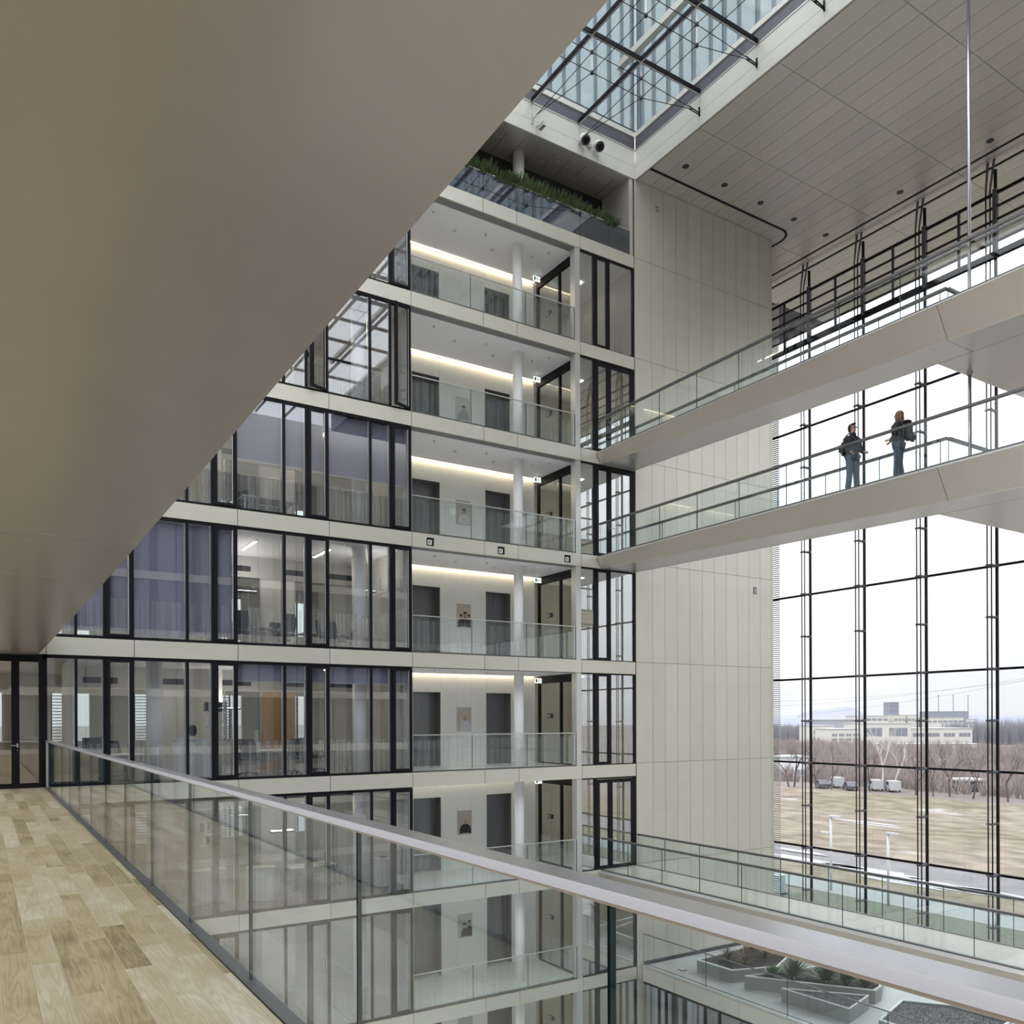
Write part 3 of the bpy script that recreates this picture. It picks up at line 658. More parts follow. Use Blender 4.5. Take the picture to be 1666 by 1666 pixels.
sub(ov, -.30, 1.25, 8.446, 8.454, 3.2685, 3.272, 'joint_strip', SILVER); sub(ov, -.30, 1.25, 10.877, 10.883, 3.2685, 3.272, 'joint_strip', CHAMP)
sub(ov, -.52, 1.42, -3, YF, 3.65, 3.75, 'deck', DECK)
balustrade('glass balustrade on the walkway overhead, hidden above the bronze soffit', None, (1.38, -2.9), (1.38, 23.60), 3.75, OJ, 1.17, .053)

# --- lobby balustrades
for k in LEV:
    balustrade('glass balustrade with printed bars in the %s' % LV[k], 'lift lobby balustrades', (11.44, YF+.06), (17.76, YF+.06), Z(k), [13.56, 15.70], 1.17, .018, film=True, endpost=[17.70], base=.03)

# --- planted loggia at the top (its rail of blue glass, back wall, soffit)
lb = balustrade('dark blue glass parapet of the planted loggia below the skylight', None, (-3.9, YF+.03), (20.30, YF+.03), Z(5), [14.05, 16.0, 18.0, 19.3, 12, 10, 8, 6], .90, .018, shoe=False)
for o in lb.children:
    if o.name.startswith('glass_panel'): o.data = o.data.copy(); o.data.materials[0] = GLASSB
struct(bx('wall_back', -3.9, 20.48, 25.35, 25.5, Z(5), 21.6, DARKWALL), 'dark rear wall of the planted loggia', 'wall')
struct(bx('roof', -3.95, 20.48, YF+.41, 33.2, 21.67, 22.0, CHAR), 'dark roof slab over the planted loggia', 'roof')
so = root('ceiling', (8, 24.6, 21.62), 'dark planked soffit above the planted loggia', 'ceiling', None, 'structure')
x = 20.55
while x > -3.9:
    for a, b in ((YF+.06, 24.55), (24.56, 25.4)): sub(so, x-.650, x-.012, a, b, 21.62, 21.66, 'plank', CEILP)
    x -= .662
for xc in (16.16, 10.1, 4.1):
    c = MB().lathe((xc, 24.85, Z(5)), [(.20, 0), (.20, 2.87)], 24).build('column', COLW, None, True); tag(c, 'round white column standing among the loggia plants, %s' % {16.16: 'rightmost', 10.1: 'hidden', 4.1: 'hidden leftmost'}[xc], 'column', kind='structure')
struct(bx('wall_right', 20.30, 20.48, YF+.06, 25.35, Z(5), 21.6, CHAMP), 'beige end wall of the planted loggia', 'wall')

# ================================================================== CURTAIN WALL
XC = 30.85
cw = root('window_curtain_wall', (XC, 15, -11.25), 'tall cable glass curtain wall looking out to the field', 'curtain wall', None, 'structure')
cy = [26.72-2.667*i for i in range(14)]
tz = [-11.3, -7.696, -3.999, -.302, 3.396, 7.10, 10.79, 14.487, 18.25, 20.45, 21.61]
for i, yy in enumerate(cy):
    sub(cw, XC-.055, XC+.03, yy-.04, yy+.04, -11.25, 21.3, 'mullion', BLACK)
    m = MB(); m.tube((XC-.42, yy+.13, -11.25), (XC-.42, yy+.13, 20.4), .024, 6); m.tube((XC-.42, yy-.02, -11.25), (XC-.42, yy-.02, 20.4), .024, 6)
    m.build('tension_cable', BLACK, cw)
    m = MB()
    for q in (.13, -.02): m.tube((XC-.42, yy+q, 20.4), (XC-.15, yy+q*1.5, 21.6), .032, 6, .05)
    m.box(XC-.10, XC+.05, yy-.07, yy+.07, 18.25, 20.6); m.build('head_anchor', DARKG, cw)
    zz = -9.5
    for zc in [tz[1]+1.8485*h for h in range(-1, 14)]:
        m = MB(); big = abs(((zc-tz[1])/3.697) % 1) < .05 or abs(((zc-tz[1])/3.697) % 1) > .95
        m.tube((XC-.03, yy, zc), (XC-.44, yy+.05, zc-.02), .07 if big else .06, 6, .03); m.tube((XC-.42, yy+.18, zc-.01), (XC-.42, yy-.07, zc-.01), .045 if big else .038, 6)
        m.box(XC-.08, XC-.02, yy-(.12 if big else .06), yy+(.12 if big else .06), zc-.05, zc+.05)
        m.build('clamp', DARKG, cw)
for j, zz in enumerate(tz[:-1]):
    h = .13 if j == 8 else .042
    if j == 9: h = .05
    sub(cw, XC-.05, XC+.02, cy[-1], cy[0], zz-h, zz+h, 'transom', BLACK)
    if j == 6: MB().tube((XC-.42, cy[-1], zz+.10), (XC-.42, cy[0], zz+.10), .016, 6).build('tension_cable', CHAR, cw)
for zz in (18.72, 19.10, 19.50, 19.96): sub(cw, XC-.06, XC+.03, cy[-1], cy[0], zz-.028, zz+.028, 'louvre_bar', BLACK)
sub(cw, XC-.03, XC+.03, cy[-1], cy[0], 21.42, 21.47, 'louvre_bar', BLACK)
for i in range(len(cy)-1):
    sub(cw, XC-.06, XC+.03, (cy[i]+cy[i+1])/2-.035, (cy[i]+cy[i+1])/2+.035, 18.38, 20.5, 'half_mullion', CHAR)
    for j in range(len(tz)-1): sub(cw, XC, XC+.018, cy[i+1]+.03, cy[i]-.03, tz[j]+.03, tz[j+1]-.03, 'pane', GLASSC)
# louvred sun screen of the neighbouring office front, seen edge-on beyond the glass
ls = root('louvre_screen', (31.2, 26.2, -11.25), 'narrow tall screen of fine metal louvres beside the panelled wall, outside the glass', 'sun screen')
m = MB()
for q in range(330): m.box(31.1, 31.2, 26.0, 26.8, -10.5+q*.095, -10.5+q*.095+.03)
o = m.build('louvre_blades', LOUV, ls); o['kind'] = 'stuff'
for yy in (26.03, 26.75): MB().tube((31.16, yy, -11.25), (31.16, yy, 20.9), .012, 6).build('guide_rod', LOUV, ls)
struct(bx('wall_right', 27.98, 30.75, 27.0, 27.2, -11.25, 21.6, CHAMP), 'return wall behind the end of the curtain wall', 'wall')

# ================================================================== TERRACE, HALL FLOOR, REMAINING SIDES OF THE HALL
struct(bx('floor', -12, 20.9, -10, YF, -11.55, -11.25, CONC), 'pale stone floor at the bottom of the hall', 'floor')
XT = 20.75
struct(bx('floor', XT+.02, XC-.1, 2.0, YF, -7.9, -7.5, CONC), 'pale terrace deck with planters inside the glass curtain wall', 'floor')
sub(bpy.data.objects['wall_right'], XT+.1, 27.9, YF-.03, YF-.004, -7.5, -7.36, 'terrace_skirting', CHAR)
tb = bx('trim_12', XT+.05, XT+.3, 2, YF-.01, -8.08, -7.52, CHAR); tag(tb, 'beige metal band along the front edge of the planted terrace', 'facade band', kind='structure')
tj = [YF-.02, 22.0, 19.0, 16.35, 13.7, 11.05, 8.4, 5.75, 3.1]
for a, b in zip(tj[1:], tj[:-1]): sub(tb, XT, XT+.05, a+.008, b-.008, -8.06, -7.56, 'panel', CHAMP)
sub(tb, XT-.01, XT+.12, 2, YF-.01, -7.53, -7.46, 'edge_profile', SILVER)
for i, (a, b) in enumerate(zip(tj[1:], tj[:-1])):
    NW[0] += 1
    w = root('window_%d' % NW[0], (XT+.1, (a+b)/2, -11.25), 'dark framed window bay below the planted terrace, %s from the panelled wall' % ORD[i], 'window', None, 'structure')
    def wb(n, y0, y1, z0, z1, mat=BLACK): return sub(w, XT+.03, XT+.12, y0, y1, z0, z1, n, mat)
    wb('top_rail', a, b, -8.16, -8.08); wb('bottom_rail', a, b, -11.25, -11.15)
    s0 = b-(b-a)*.46; s1 = b-(b-a)*.68
    for q in (s0, s1): wb('mullion', q-.07, q, -11.15, -8.16)
    for p, q in ((s0, b-.09), (s1, s0-.09), (a, s1-.09)): sub(w, XT+.07, XT+.086, p, q, -11.15, -8.16, 'pane', GLASSD, BLACK, 0)
struct(bx('wall_inner', 25.5, 25.7, 2, YF, -11.25, -7.9, OFFWALL), 'rear wall of the rooms under the terrace', 'wall')
struct(bx('floor', XT+.1, 25.5, 2, YF, -11.5, -11.25, CARPET), 'dark floor of the rooms under the terrace', 'floor')
sub(tb, XT+.06, XT+.21, 2, YF-.06, -7.5, -7.488, 'deck_edge', MIDG); sub(tb, XT+.21, XT+.25, 2, YF-.06, -7.5, -7.484, 'drain_slot', CHAR)
tr_ = balustrade('glass balustrade along the front edge of the planted terrace', None, (XT+.02, 3.0), (XT+.02, YF-.05), -7.5, [20.49, 17.10, 13.74, 10.4, 7.0], 1.19, .02, shoe=False, base=.05)
for o in tr_.children:
    if o.name.startswith('handrail'): o.data = o.data.copy(); o.data.materials[0] = RAILDK

# rear building of the hall (behind the camera; seen only mirrored in the glass)
rb = root('wall_rear', (5, -10, -11.25), 'rear office building closing the hall behind the viewer, seen only in reflections', 'wall', None, 'structure')
m = MB(); g = MB(); d = MB()
for k in range(-3, 5):
    m.box(-12, 30.8, -10.3, -10, Z(k)-.5, Z(k)); g.box(-12, 30.8, -10.2, -10.1, Z(k), Z(k)+3.25)
    for i in range(17):
        xx = -12+2.65*i; d.box(xx, xx+.5, -10.05, -9.98, Z(k), Z(k)+3.25); d.box(xx+1.6, xx+1.66, -10.05, -9.98, Z(k), Z(k)+3.25)
m.box(-12, 36, -10.6, -10, 18.3, 22.6)
m.build('band', CHAMP, rb); g.build('window_strip', prin('rear_window', (.20, .21, .23), .15, 0), rb); d.build('window_frame', BLACK, rb)
struct(bx('roof', -12.6, -12, -10, 30, 21.6, 23.4, ROOFFAS), 'roof edge on the far left of the hall, outside the picture', 'roof')
# ================================================================== THINGS IN THE LOBBIES
def shirt_mat(n, c): return MATS.get(n) or prin(n, c, .7)
SKIN = prin('skin', (.50, .32, .24), .55)
POSTER = {4: None, 3: ((.62, .66, .62), (.38, .42, .42), 'pale grey green figure'), 2: ((.50, .47, .46), (.70, .70, .72), 'figure in a striped pale top'), 1: ((.60, .52, .47), (.03, .03, .04), 'laughing group in dark jackets'),
          0: ((.55, .50, .47), (.62, .66, .72), 'man in pale shirt'), -1: ((.50, .46, .44), (.03, .03, .04), 'man in dark jumper'), -2: ((.56, .55, .52), (.025, .025, .03), 'couple in dark clothes'), -3: ((.5, .5, .5), (.2, .2, .2), 'grey figure')}
for k in LEV:
    z = Z(k)
    # indirect light strip in the gap between ceiling and back wall
    cv = root('cove_light', (14.7, 26.5, z+3.25), 'long warm light strip along the back wall of the %s' % LV[k], 'light strip', 'lobby light strips')
    sub(cv, 11.45, 17.95, 26.52, 26.60, z+3.322, z+3.332, 'light_strip', COVE); sub(cv, 11.42, 17.98, 26.38, 26.64, z+3.332, z+3.345, 'channel', WHITE)
    if POSTER[k]:
        bgc, sh, what = POSTER[k]; y = YB-.012
        p = root('poster', (14.87, y, z+1.23), 'portrait poster, %s, in the %s' % (what, LV[k]), 'poster', 'portrait posters')
        sub(p, 14.57, 15.17, y, YB-.002, z+1.23, z+2.10, 'board', shirt_mat('poster_bg%d' % k, bgc))
        m = MB(); hm = MB(); hr = MB(); X0 = 14.90 if k != -2 else 14.95
        body = [(-.24, 0), (.24, 0), (.23, .20), (.15, .31), (.05, .36), (-.05, .36), (-.15, .31), (-.23, .18)]
        if k == 0: body = [(-.18, 0), (.24, 0), (.22, .22), (.13, .34), (.04, .38), (-.06, .36), (-.16, .44), (-.20, .42), (-.14, .28), (-.20, .18)]
        offs = [(0, 1)] if k not in (1, -2) else ([(-.15, .85), (.02, 1.02), (.18, .86)] if k == 1 else [(-.10, .95), (.10, 1.08)])
        for ox, sc_ in offs:
            m.prism([(min(15.165, max(14.575, X0+ox+bx_*sc_*(1 if len(offs) == 1 else .62))), y-.001, z+1.26+bz*sc_) for bx_, bz in body], (0, -.002, 0))
            hm.prism([(X0+ox+.075*sc_*math.cos(t*math.pi/6), y-.003, z+1.26+.44*sc_+.10*sc_*math.sin(t*math.pi/6)) for t in range(12)], (0, -.002, 0))
            if k not in (0, -1): hr.prism([(X0+ox+.08*sc_*math.cos(t*math.pi/6), y-.005, z+1.26+.47*sc_+.085*sc_*math.sin(t*math.pi/6)) for t in range(0, 7)], (0, -.001, 0))
        m.build('printed_figure', shirt_mat('poster_shirt%d' % k, sh), p); hm.build('printed_face', SKIN if k not in (-2, -3, 3) else shirt_mat('grey_face', (.45, .44, .42)), p)
        if hr.v: hr.build('printed_hair', RUBBER, p)
        sub(p, 14.72, 15.06, y-.004, y, z+1.255, z+1.275, 'caption_bar', WHITE)
    if k > -3:
        e = root('exit_sign', (17.62, 25.9, z+3.02), 'hanging white escape sign near the partition of the %s' % LV[k], 'exit sign', 'escape signs')
        sub(e, 17.47, 17.77, 25.88, 25.92, z+3.0, z+3.18, 'sign_box', SIGNW); MB().tube((17.55, 25.9, z+3.18), (17.55, 25.9, z+3.28), .006, 6).tube((17.69, 25.9, z+3.18), (17.69, 25.9, z+3.28), .006, 6).build('hanger', SILVER, e)
        m = MB(); y = 25.878; q = z+3.0
        m.box(17.50, 17.57, y, y+.003, q+.03, q+.15)                                                   # doorway
        m.ell((17.635, y, q+.14), (.014, .002, .014)); m.prism([(17.615, y, q+.12), (17.65, y, q+.125), (17.645, y, q+.075), (17.62, y, q+.075)], (0, -.002, 0))
        m.prism([(17.62, y, q+.08), (17.64, y, q+.08), (17.615, y, q+.03), (17.60, y, q+.03)], (0, -.002, 0)); m.prism([(17.63, y, q+.08), (17.648, y, q+.08), (17.675, y, q+.04), (17.66, y, q+.035)], (0, -.002, 0))
        m.prism([(17.70, y, q+.06), (17.75, y, q+.09), (17.70, y, q+.12)], (0, -.002, 0)); m.build('pictogram', SIGNG, e)
    s = root('door_sign', (17.97, 25.62, z+1.75), 'dark door plate with pale squares, %s' % LV[k], 'door sign', 'partition door signs')
    sub(s, 17.962, 17.978, 25.44, 25.80, z+1.70, z+1.86, 'plate', RUBBER)
    for a, b in ((25.71, 25.78), (25.61, 25.69)):
        m = MB()
        m.box(17.958, 17.962, a, b, z+1.735, z+1.75); m.box(17.958, 17.962, a, b, z+1.81, z+1.825); m.box(17.958, 17.962, a, a+.012, z+1.75, z+1.81); m.box(17.958, 17.962, b-.012, b, z+1.75, z+1.81); m.build('pale_square', WHITE, s)
    dl = root('downlight', (19.3, 25.6, z+3.26), 'square white ceiling lamp right of the %s' % LV[k], 'ceiling lamp', 'bridge room lamps')
    sub(dl, 19.15, 19.45, 25.45, 25.75, z+3.265, z+3.285, 'lamp_panel', LAMPN); sub(dl, 19.12, 19.48, 25.42, 25.78, z+3.28, z+3.29, 'lamp_frame', WHITE)
    for i, (xx, yy) in enumerate(((12.6, 24.5), (13.7, 25.1), (14.7, 24.7), (15.4, 25.4), (16.8, 25.0), (17.2, 24.5))):
        o = MB().lathe((xx, yy, z+3.27), [(.05 if i % 2 else .03, -.015 if i % 2 else -.05), (.06 if i % 2 else .03, 0), (.06 if i % 2 else .03, .02)], 10).build('ceiling_sensor', SILVER)
        tag(o, 'small round ceiling sensor, %s, %s' % (['front left', 'rear left', 'front middle', 'rear middle', 'rear right', 'front right'][i], LV[k]), 'sensor', 'lobby ceiling sensors')
# square emblems on the facade band
for i, (xx, nm) in enumerate(((12.03, 'left'), (14.66, 'middle'), (17.38, 'right'))):
    e = root('emblem', (xx, YF, Z(2)-.30), 'small black and white square emblem on the beige band, %s of three' % nm, 'emblem', 'square emblems on the band')
    m = MB(); h = .125; zc = Z(2)-.24
    for a, b, c, d_ in ((-h, h, h-.07, h), (h-.07, h, -h, h-.07), (-h, -h+.03, -h, h-.07), (-h, h-.07, -h, -h+.03)): m.box(xx+a, xx+b, YF-.012, YF, zc+c, zc+d_)
    m.build('black_corner', BLACK, e); sub(e, xx-h+.03, xx+h-.07, YF-.008, YF, zc-h+.03, zc+h-.07, 'white_field', WHITE)
    m = MB().box(xx-.06, xx-.035, YF-.011, YF-.008, zc-.065, zc+.02).box(xx-.035, xx+.015, YF-.011, YF-.008, zc-.0, zc+.02).box(xx-.01, xx+.015, YF-.011, YF-.008, zc-.065, zc-.025); m.build('glyph', BLACK, e)
e = root('emblem', (26.9, YF, 6.9), 'small black and white square emblem on the panelled wall below the lower footbridge', 'emblem')
m = MB()
for a, b, c, d in ((-.085, .085, .11, .14), (-.085, .085, -.14, -.11), (-.085, -.055, -.11, .11), (.055, .085, -.11, .11)): m.box(26.9+a, 26.9+b, YF-.012, YF, 6.9+c, 6.9+d)
m.build('black_border', BLACK, e); sub(e, 26.845, 26.955, YF-.008, YF, 6.79, 7.01, 'white_field', WHITE)
MB().box(26.88, 26.92, YF-.011, YF-.008, 6.83, 6.88).box(26.88, 26.92, YF-.011, YF-.008, 6.92, 6.97).build('glyph', RUBBER, e)
v = root('wall_vent', (21.65, YF, 20.85), 'small beige slotted wall vent high in the corner of the panelled wall', 'vent')
sub(v, 21.52, 21.74, YF-.012, YF, 20.72, 21.0, 'plate', CHAMP)
for a, b in ((21.55, 21.62), (21.64, 21.71)):
    for c in (20.75, 20.87): sub(v, a, b, YF-.015, YF-.012, c, c+.09, 'slot', SOFFIT)
# recessed ceiling lamps
for i, (xx, yy, nm) in enumerate(((21.62, 22.17, 'first from the corner'), (23.6, 22.17, 'second from the corner'), (25.6, 22.2, 'third from the corner'), (27.57, 22.22, 'fourth from the corner'), (29.58, 22.25, 'next to the black slot'), (29.58, 18.93, 'second along the black slot'), (29.6, 15.58, 'third along the black slot'), (29.6, 12.2, 'outside the picture'))):
    o = root('recessed_lamp', (xx, yy, 21.60), 'small round recessed lamp in the planked ceiling, %s' % nm, 'ceiling lamp', 'recessed lamps in the planked ceiling')
    MB().lathe((xx, yy, 21.595), [(.075, 0), (.12, 0), (.125, .02)], 18).build('bezel', RUBBER, o); MB().lathe((xx, yy, 21.602), [(.05, 0), (.06, .005)], 14).build('lens', SILVER, o)
for i, (xx, yy) in enumerate(((17.56, 24.5), (19.6, 24.5))):
    o = root('recessed_lamp', (xx, yy, 21.6), 'small pale lamp in the dark loggia soffit, %s' % ('left one' if i == 0 else 'right one'), 'ceiling lamp', 'loggia soffit lamps')
    MB().lathe((xx, yy, 21.605), [(.07, 0), (.08, .015)], 12).build('lens', SIGNW, o); MB().lathe((xx, yy, 21.60), [(.081, 0), (.10, 0), (.10, .018)], 12).build('bezel', SILVER, o)
# round black and white spotlights / camera on the roof fascia
for i, xx in enumerate((18.05, 18.68)):
    o = root('spotlight', (xx, YF, 22.05), 'round black and white spotlight on the cream roof fascia, %s of the pair' % ('left' if i == 0 else 'right'), 'spotlight', 'fascia spotlights')
    MB().tube((xx, YF, 22.05), (xx, YF-.16, 22.04), .03, 8).build('arm', SILVER, o)
    MB().tube((xx, YF-.14, 22.12), (xx-.02, YF-.30, 21.96), .17, 18, .175).build('housing', WHITE, o, True)
    MB().tube((xx-.02, YF-.295, 21.965), (xx-.03, YF-.33, 21.93), .178, 18, .15).build('black_bezel', RUBBER, o)
    MB().tube((xx-.029, YF-.328, 21.932), (xx-.032, YF-.34, 21.92), .11, 14, .09).build('lens', BLACK, o)
br = root('spotlight_bracket', (18.37, YF, 22.05), 'small steel bracket between the two round spotlights', 'bracket')
MB().tube((18.28, YF-.06, 22.05), (18.48, YF-.06, 22.03), .05, 10).build('tube', STEEL, br); MB().box(18.33, 18.43, YF-.10, YF, 21.98, 22.10).build('mount', SILVER, br)
sc2 = root('surveillance_camera', (16.16, YF, 21.95), 'small white surveillance camera on the cream fascia at the cable bracket', 'camera')
MB().tube((16.16, YF, 21.92), (16.20, YF-.22, 21.86), .025, 8).build('arm', SILVER, sc2); MB().box(16.14, 16.26, YF-.42, YF-.12, 21.72, 21.86).build('housing', SILVER, sc2)

# ================================================================== LOGGIA PLANTS
LEAF = prin('leaf_green', (.085, .125, .045), .5, 0, .35, 3, objvar=.25)
LEAF2 = prin('leaf_light_green', (.12, .17, .06), .5, 0, .3, 3, objvar=.2)
SOIL = prin('soil', (.04, .032, .028), .95, 0, .3, 14)
pb = root('planter_trough', (12, 24.0, Z(5)), 'dark planter trough behind the blue glass parapet of the loggia', 'planter')
sub(pb, -3, 20.28, YF+.10, YF+.16, Z(5), Z(5)+.72, 'front_wall', CHAR); sub(pb, -3, 20.28, 24.35, 24.41, Z(5), Z(5)+.72, 'rear_wall', CHAR); sub(pb, -3, 20.28, YF+.16, 24.35, Z(5)+.4, Z(5)+.66, 'soil', SOIL)
def shrub(name, x, y, z, h, n, w, lab, grp, cat='plant', mat=None, seed=0, spread=.4, m3=None):
    r = random.Random(seed); m = MB(); s = root(name, (x, y, z), lab, cat, grp); st = MB()
    for i in range(n):
        a = r.uniform(0, 2*math.pi); t = r.uniform(.1, 1); el = r.uniform(.5, 1.45)
        p = Vector((x, y, z+h*.15*r.random())); d = Vector((math.cos(a)*math.cos(el), math.sin(a)*math.cos(el), math.sin(el)))
        ln = h*r.uniform(.55, 1.05); e = p+d*ln+Vector((0, 0, -.1*ln)); mid = p+d*ln*.55; si = d.cross(Vector((0, 0, 1))).normalized()*w*r.uniform(.7, 1.3)
        m.tri(p-si*.3, p+si*.3, mid+si); m.tri(p-si*.3, mid+si, mid-si); m.tri(mid-si, mid+si, e)
    for i in range(3): a = r.uniform(0, 6.28); st.tube((x, y, z-.02), (x+.12*math.cos(a), y+.12*math.sin(a), z+h*.5), .012, 4)
    o = m.build('leaves', mat or LEAF, s); st.build('stem', SOIL, s); return s
pro = [shrub('loggia_shrub', 19.9, 24.05, Z(5)+.64, .72, 260, .038, '', None, seed=q) for q in range(3)]
xs = [19.45-.30*i for i in range(30)]
NUM = ['first', 'second', 'third', 'fourth', 'fifth', 'sixth', 'seventh', 'eighth', 'ninth', 'tenth', 'eleventh', 'twelfth', 'thirteenth', 'fourteenth', 'fifteenth', 'sixteenth', 'seventeenth', 'eighteenth', 'nineteenth', 'twentieth', 'twenty-first', 'twenty-second', 'twenty-third', 'twenty-fourth', 'twenty-fifth', 'twenty-sixth', 'twenty-seventh', 'twenty-eighth', 'twenty-ninth', 'thirtieth']
for i, xx in enumerate(xs):
    o = pro[i] if i < 3 else copy_tree(pro[i % 3])
    o.location = (xx, 24.0+rnd.uniform(-.08, .08), Z(5)+.63); o.rotation_euler.z = rnd.uniform(0, 6.3); sc_ = rnd.uniform(.8, 1.25); o.scale = (1, 1, sc_)
    tag(o, 'leafy shrub in the loggia trough, %s from the beige end wall' % NUM[i], 'shrub', 'shrubs along the loggia parapet')

# ================================================================== TERRACE PLANTERS
PLW = prin('planter_grey_green', (.25, .27, .26), .45); PLR = prin('planter_rim', (.92, .93, .92), .5)
GRAV = prin('gravel', (.20, .20, .21), .9, 0, .6, 38, bump=.6); MULCH = prin('mulch', (.035, .03, .03), .95, 0, .5, 25, bump=.6)
def planter(label, poly, h, fill, z0=-7.5, gravel=False):
    cx = sum(p[0] for p in poly)/len(poly); cy_ = sum(p[1] for p in poly)/len(poly)
    s = root('planter', (cx, cy_, z0), label, 'planter', 'angular terrace planters')
    inn = [(cx+(p[0]-cx)*.955, cy_+(p[1]-cy_)*.955) for p in poly]; n = len(poly); m = MB(); rim = MB()
    for i in range(n):
        j = (i+1) % n; a, b, c, d = poly[i], poly[j], inn[j], inn[i]
        m.quad((*a, z0), (*b, z0), (*b, z0+h-.03), (*a, z0+h-.03)); m.quad((*d, z0+h-.03), (*c, z0+h-.03), (*c, z0), (*d, z0))
        rim.prism([(*a, z0+h-.03), (*b, z0+h-.03), (*c, z0+h-.03), (*d, z0+h-.03)], (0, 0, .03))
    m.build('side_wall', PLW, s); rim.build('rim', PLR, s)
    MB().prism([(*p, z0+.05) for p in inn], (0, 0, h-.13)).build('bed', fill, s)
    if gravel:
        r = random.Random(5); g = MB(); lo = [min(p[i] for p in inn) for i in (0, 1)]; hi = [max(p[i] for p in inn) for i in (0, 1)]
        def inside(x, y):
            c = False; j = n-1
            for i in range(n):
                if (inn[i][1] > y) != (inn[j][1] > y) and x < (inn[j][0]-inn[i][0])*(y-inn[i][1])/(inn[j][1]-inn[i][1])+inn[i][0]: c = not c
                j = i
            return c
        for i in range(2600):
            x, y = r.uniform(lo[0], hi[0]), r.uniform(lo[1], hi[1])
            if inside(x, y):
                q = r.uniform(.018, .04); a = [Vector((x+q*math.cos(t+r.random()), y+q*math.sin(t+r.random()), z0+h-.085)) for t in (0, 2.1, 4.2)]; tp = Vector((x, y, z0+h-.085+q))
                for t in range(3): g.tri(a[t], a[(t+1) % 3], tp)
        o = g.build('gravel', GRAV, s); o['kind'] = 'stuff'
    return s
planter('angular terrace planter with dark mulch and dry grass, nearest the panelled wall', [(21.85, 22.0), (21.92, 20.42), (23.6, 19.85), (25.2, 20.6), (25.4, 22.3)], .46, MULCH)
planter('long angular terrace planter holding the spiky yuccas', [(21.82, 19.75), (22.7, 19.5), (25.6, 19.0), (26.4, 17.6), (24.62, 16.53), (24.12, 16.40)], .46, MULCH)
planter('pointed triangular terrace planter filled with gravel', [(21.82, 18.2), (21.95, 15.78), (23.53, 16.22)], .46, GRAV, gravel=True)
planter('wide angular gravel planter at the right end of the terrace', [(21.85, 14.75), (21.9, 12.2), (24.9, 12.6), (24.85, 14.3), (24.0, 15.42)], .46, GRAV, gravel=True)
YUC = prin('yucca_leaf', (.12, .18, .095), .5, 0, .3, 6, objvar=.15); DRY = prin('dry_grass', (.22, .17, .11), .8, 0, .3, 8, objvar=.2)
def yucca(x, y, z, h, lab, seed, mat=YUC, nm='yucca', grp='terrace yuccas', cat='plant', n=80, w=.04):
    r = random.Random(seed); s = root(nm, (x, y, z), lab, cat, grp); m = MB()
    for i in range(n):
        a = r.uniform(0, 6.283); el = r.uniform(.35, 1.45); ln = h*r.uniform(.75, 1.1)
        d = Vector((math.cos(a)*math.cos(el), math.sin(a)*math.cos(el), math.sin(el))); si = Vector((-math.sin(a), math.cos(a), 0))*w
        p0 = Vector((x, y, z+.04)); p1 = p0+d*ln*.4; p2 = p0+d*ln*.75+Vector((0, 0, -.05*ln)); p3 = p0+d*ln+Vector((0, 0, -.16*ln))
        m.quad(p0-si*.4, p0+si*.4, p1+si, p1-si); m.quad(p1-si, p1+si, p2+si*.7, p2-si*.7); m.tri(p2-si*.7, p2+si*.7, p3)
    m.build('leaves', mat, s); MB().lathe((x, y, z-.05), [(.07, 0), (.05, .16)], 8).build('stem', SOIL, s); return s
for i, (xx, yy, hh, nm) in enumerate(((22.5, 19.15, .55, 'leftmost, small and pale'), (23.05, 18.75, .85, 'second from the left'), (23.6, 17.85, 1.0, 'tallest and fullest'), (23.95, 17.35, .75, 'second from the right'), (24.25, 16.85, .70, 'rightmost, low'))):
    yucca(xx, yy, -7.12, hh, 'spiky green yucca in the long terrace planter, %s' % nm, 20+i)
for i, (xx, yy, nm) in enumerate(((23.0, 20.8, 'front tuft'), (23.6, 21.3, 'middle tuft'), (24.3, 21.0, 'right tuft'), (24.5, 21.8, 'rear tuft'), (22.9, 21.5, 'thin tuft with bare stems'))):
    yucca(xx, yy, -7.12, .62, 'dry brown grass in the planter by the panelled wall, %s' % nm, 40+i, DRY, 'dry_grass_tuft', 'dry grass tufts', 'grass', 60, .014)
fb_ = root('floor_box', (21.6, 21.9, -7.5), 'small pale square floor box on the terrace deck left of the first planter', 'floor box')
sub(fb_, 21.48, 21.72, 22.35, 22.6, -7.5, -7.485, 'frame', CHAR); sub(fb_, 21.51, 21.69, 22.38, 22.57, -7.485, -7.478, 'lid', WHITE)
def lounge_seat(x, y, rz, lab):
    s = root('lounge_seat', (0, 0, 0), lab, 'seat'); 
    MB().prism([(-.35, -.35, .0), (-.35, .40, .0), (-.35, .52, .78), (-.35, .44, .80), (-.35, .30, .40), (-.35, -.35, .36)], (.70, 0, 0)).build('shell', PLR, s)
    sub(s, -.31, .31, -.33, .28, .38, .42, 'seat_pad', WHITE)
    s.location = (x, y, -7.5); s.rotation_euler.z = rz
lounge_seat(25.55, 20.15, 2.4, 'folded white lounge seat between the two rear terrace planters'); lounge_seat(26.3, 19.6, -.8, 'second white lounge seat behind the yucca planter')
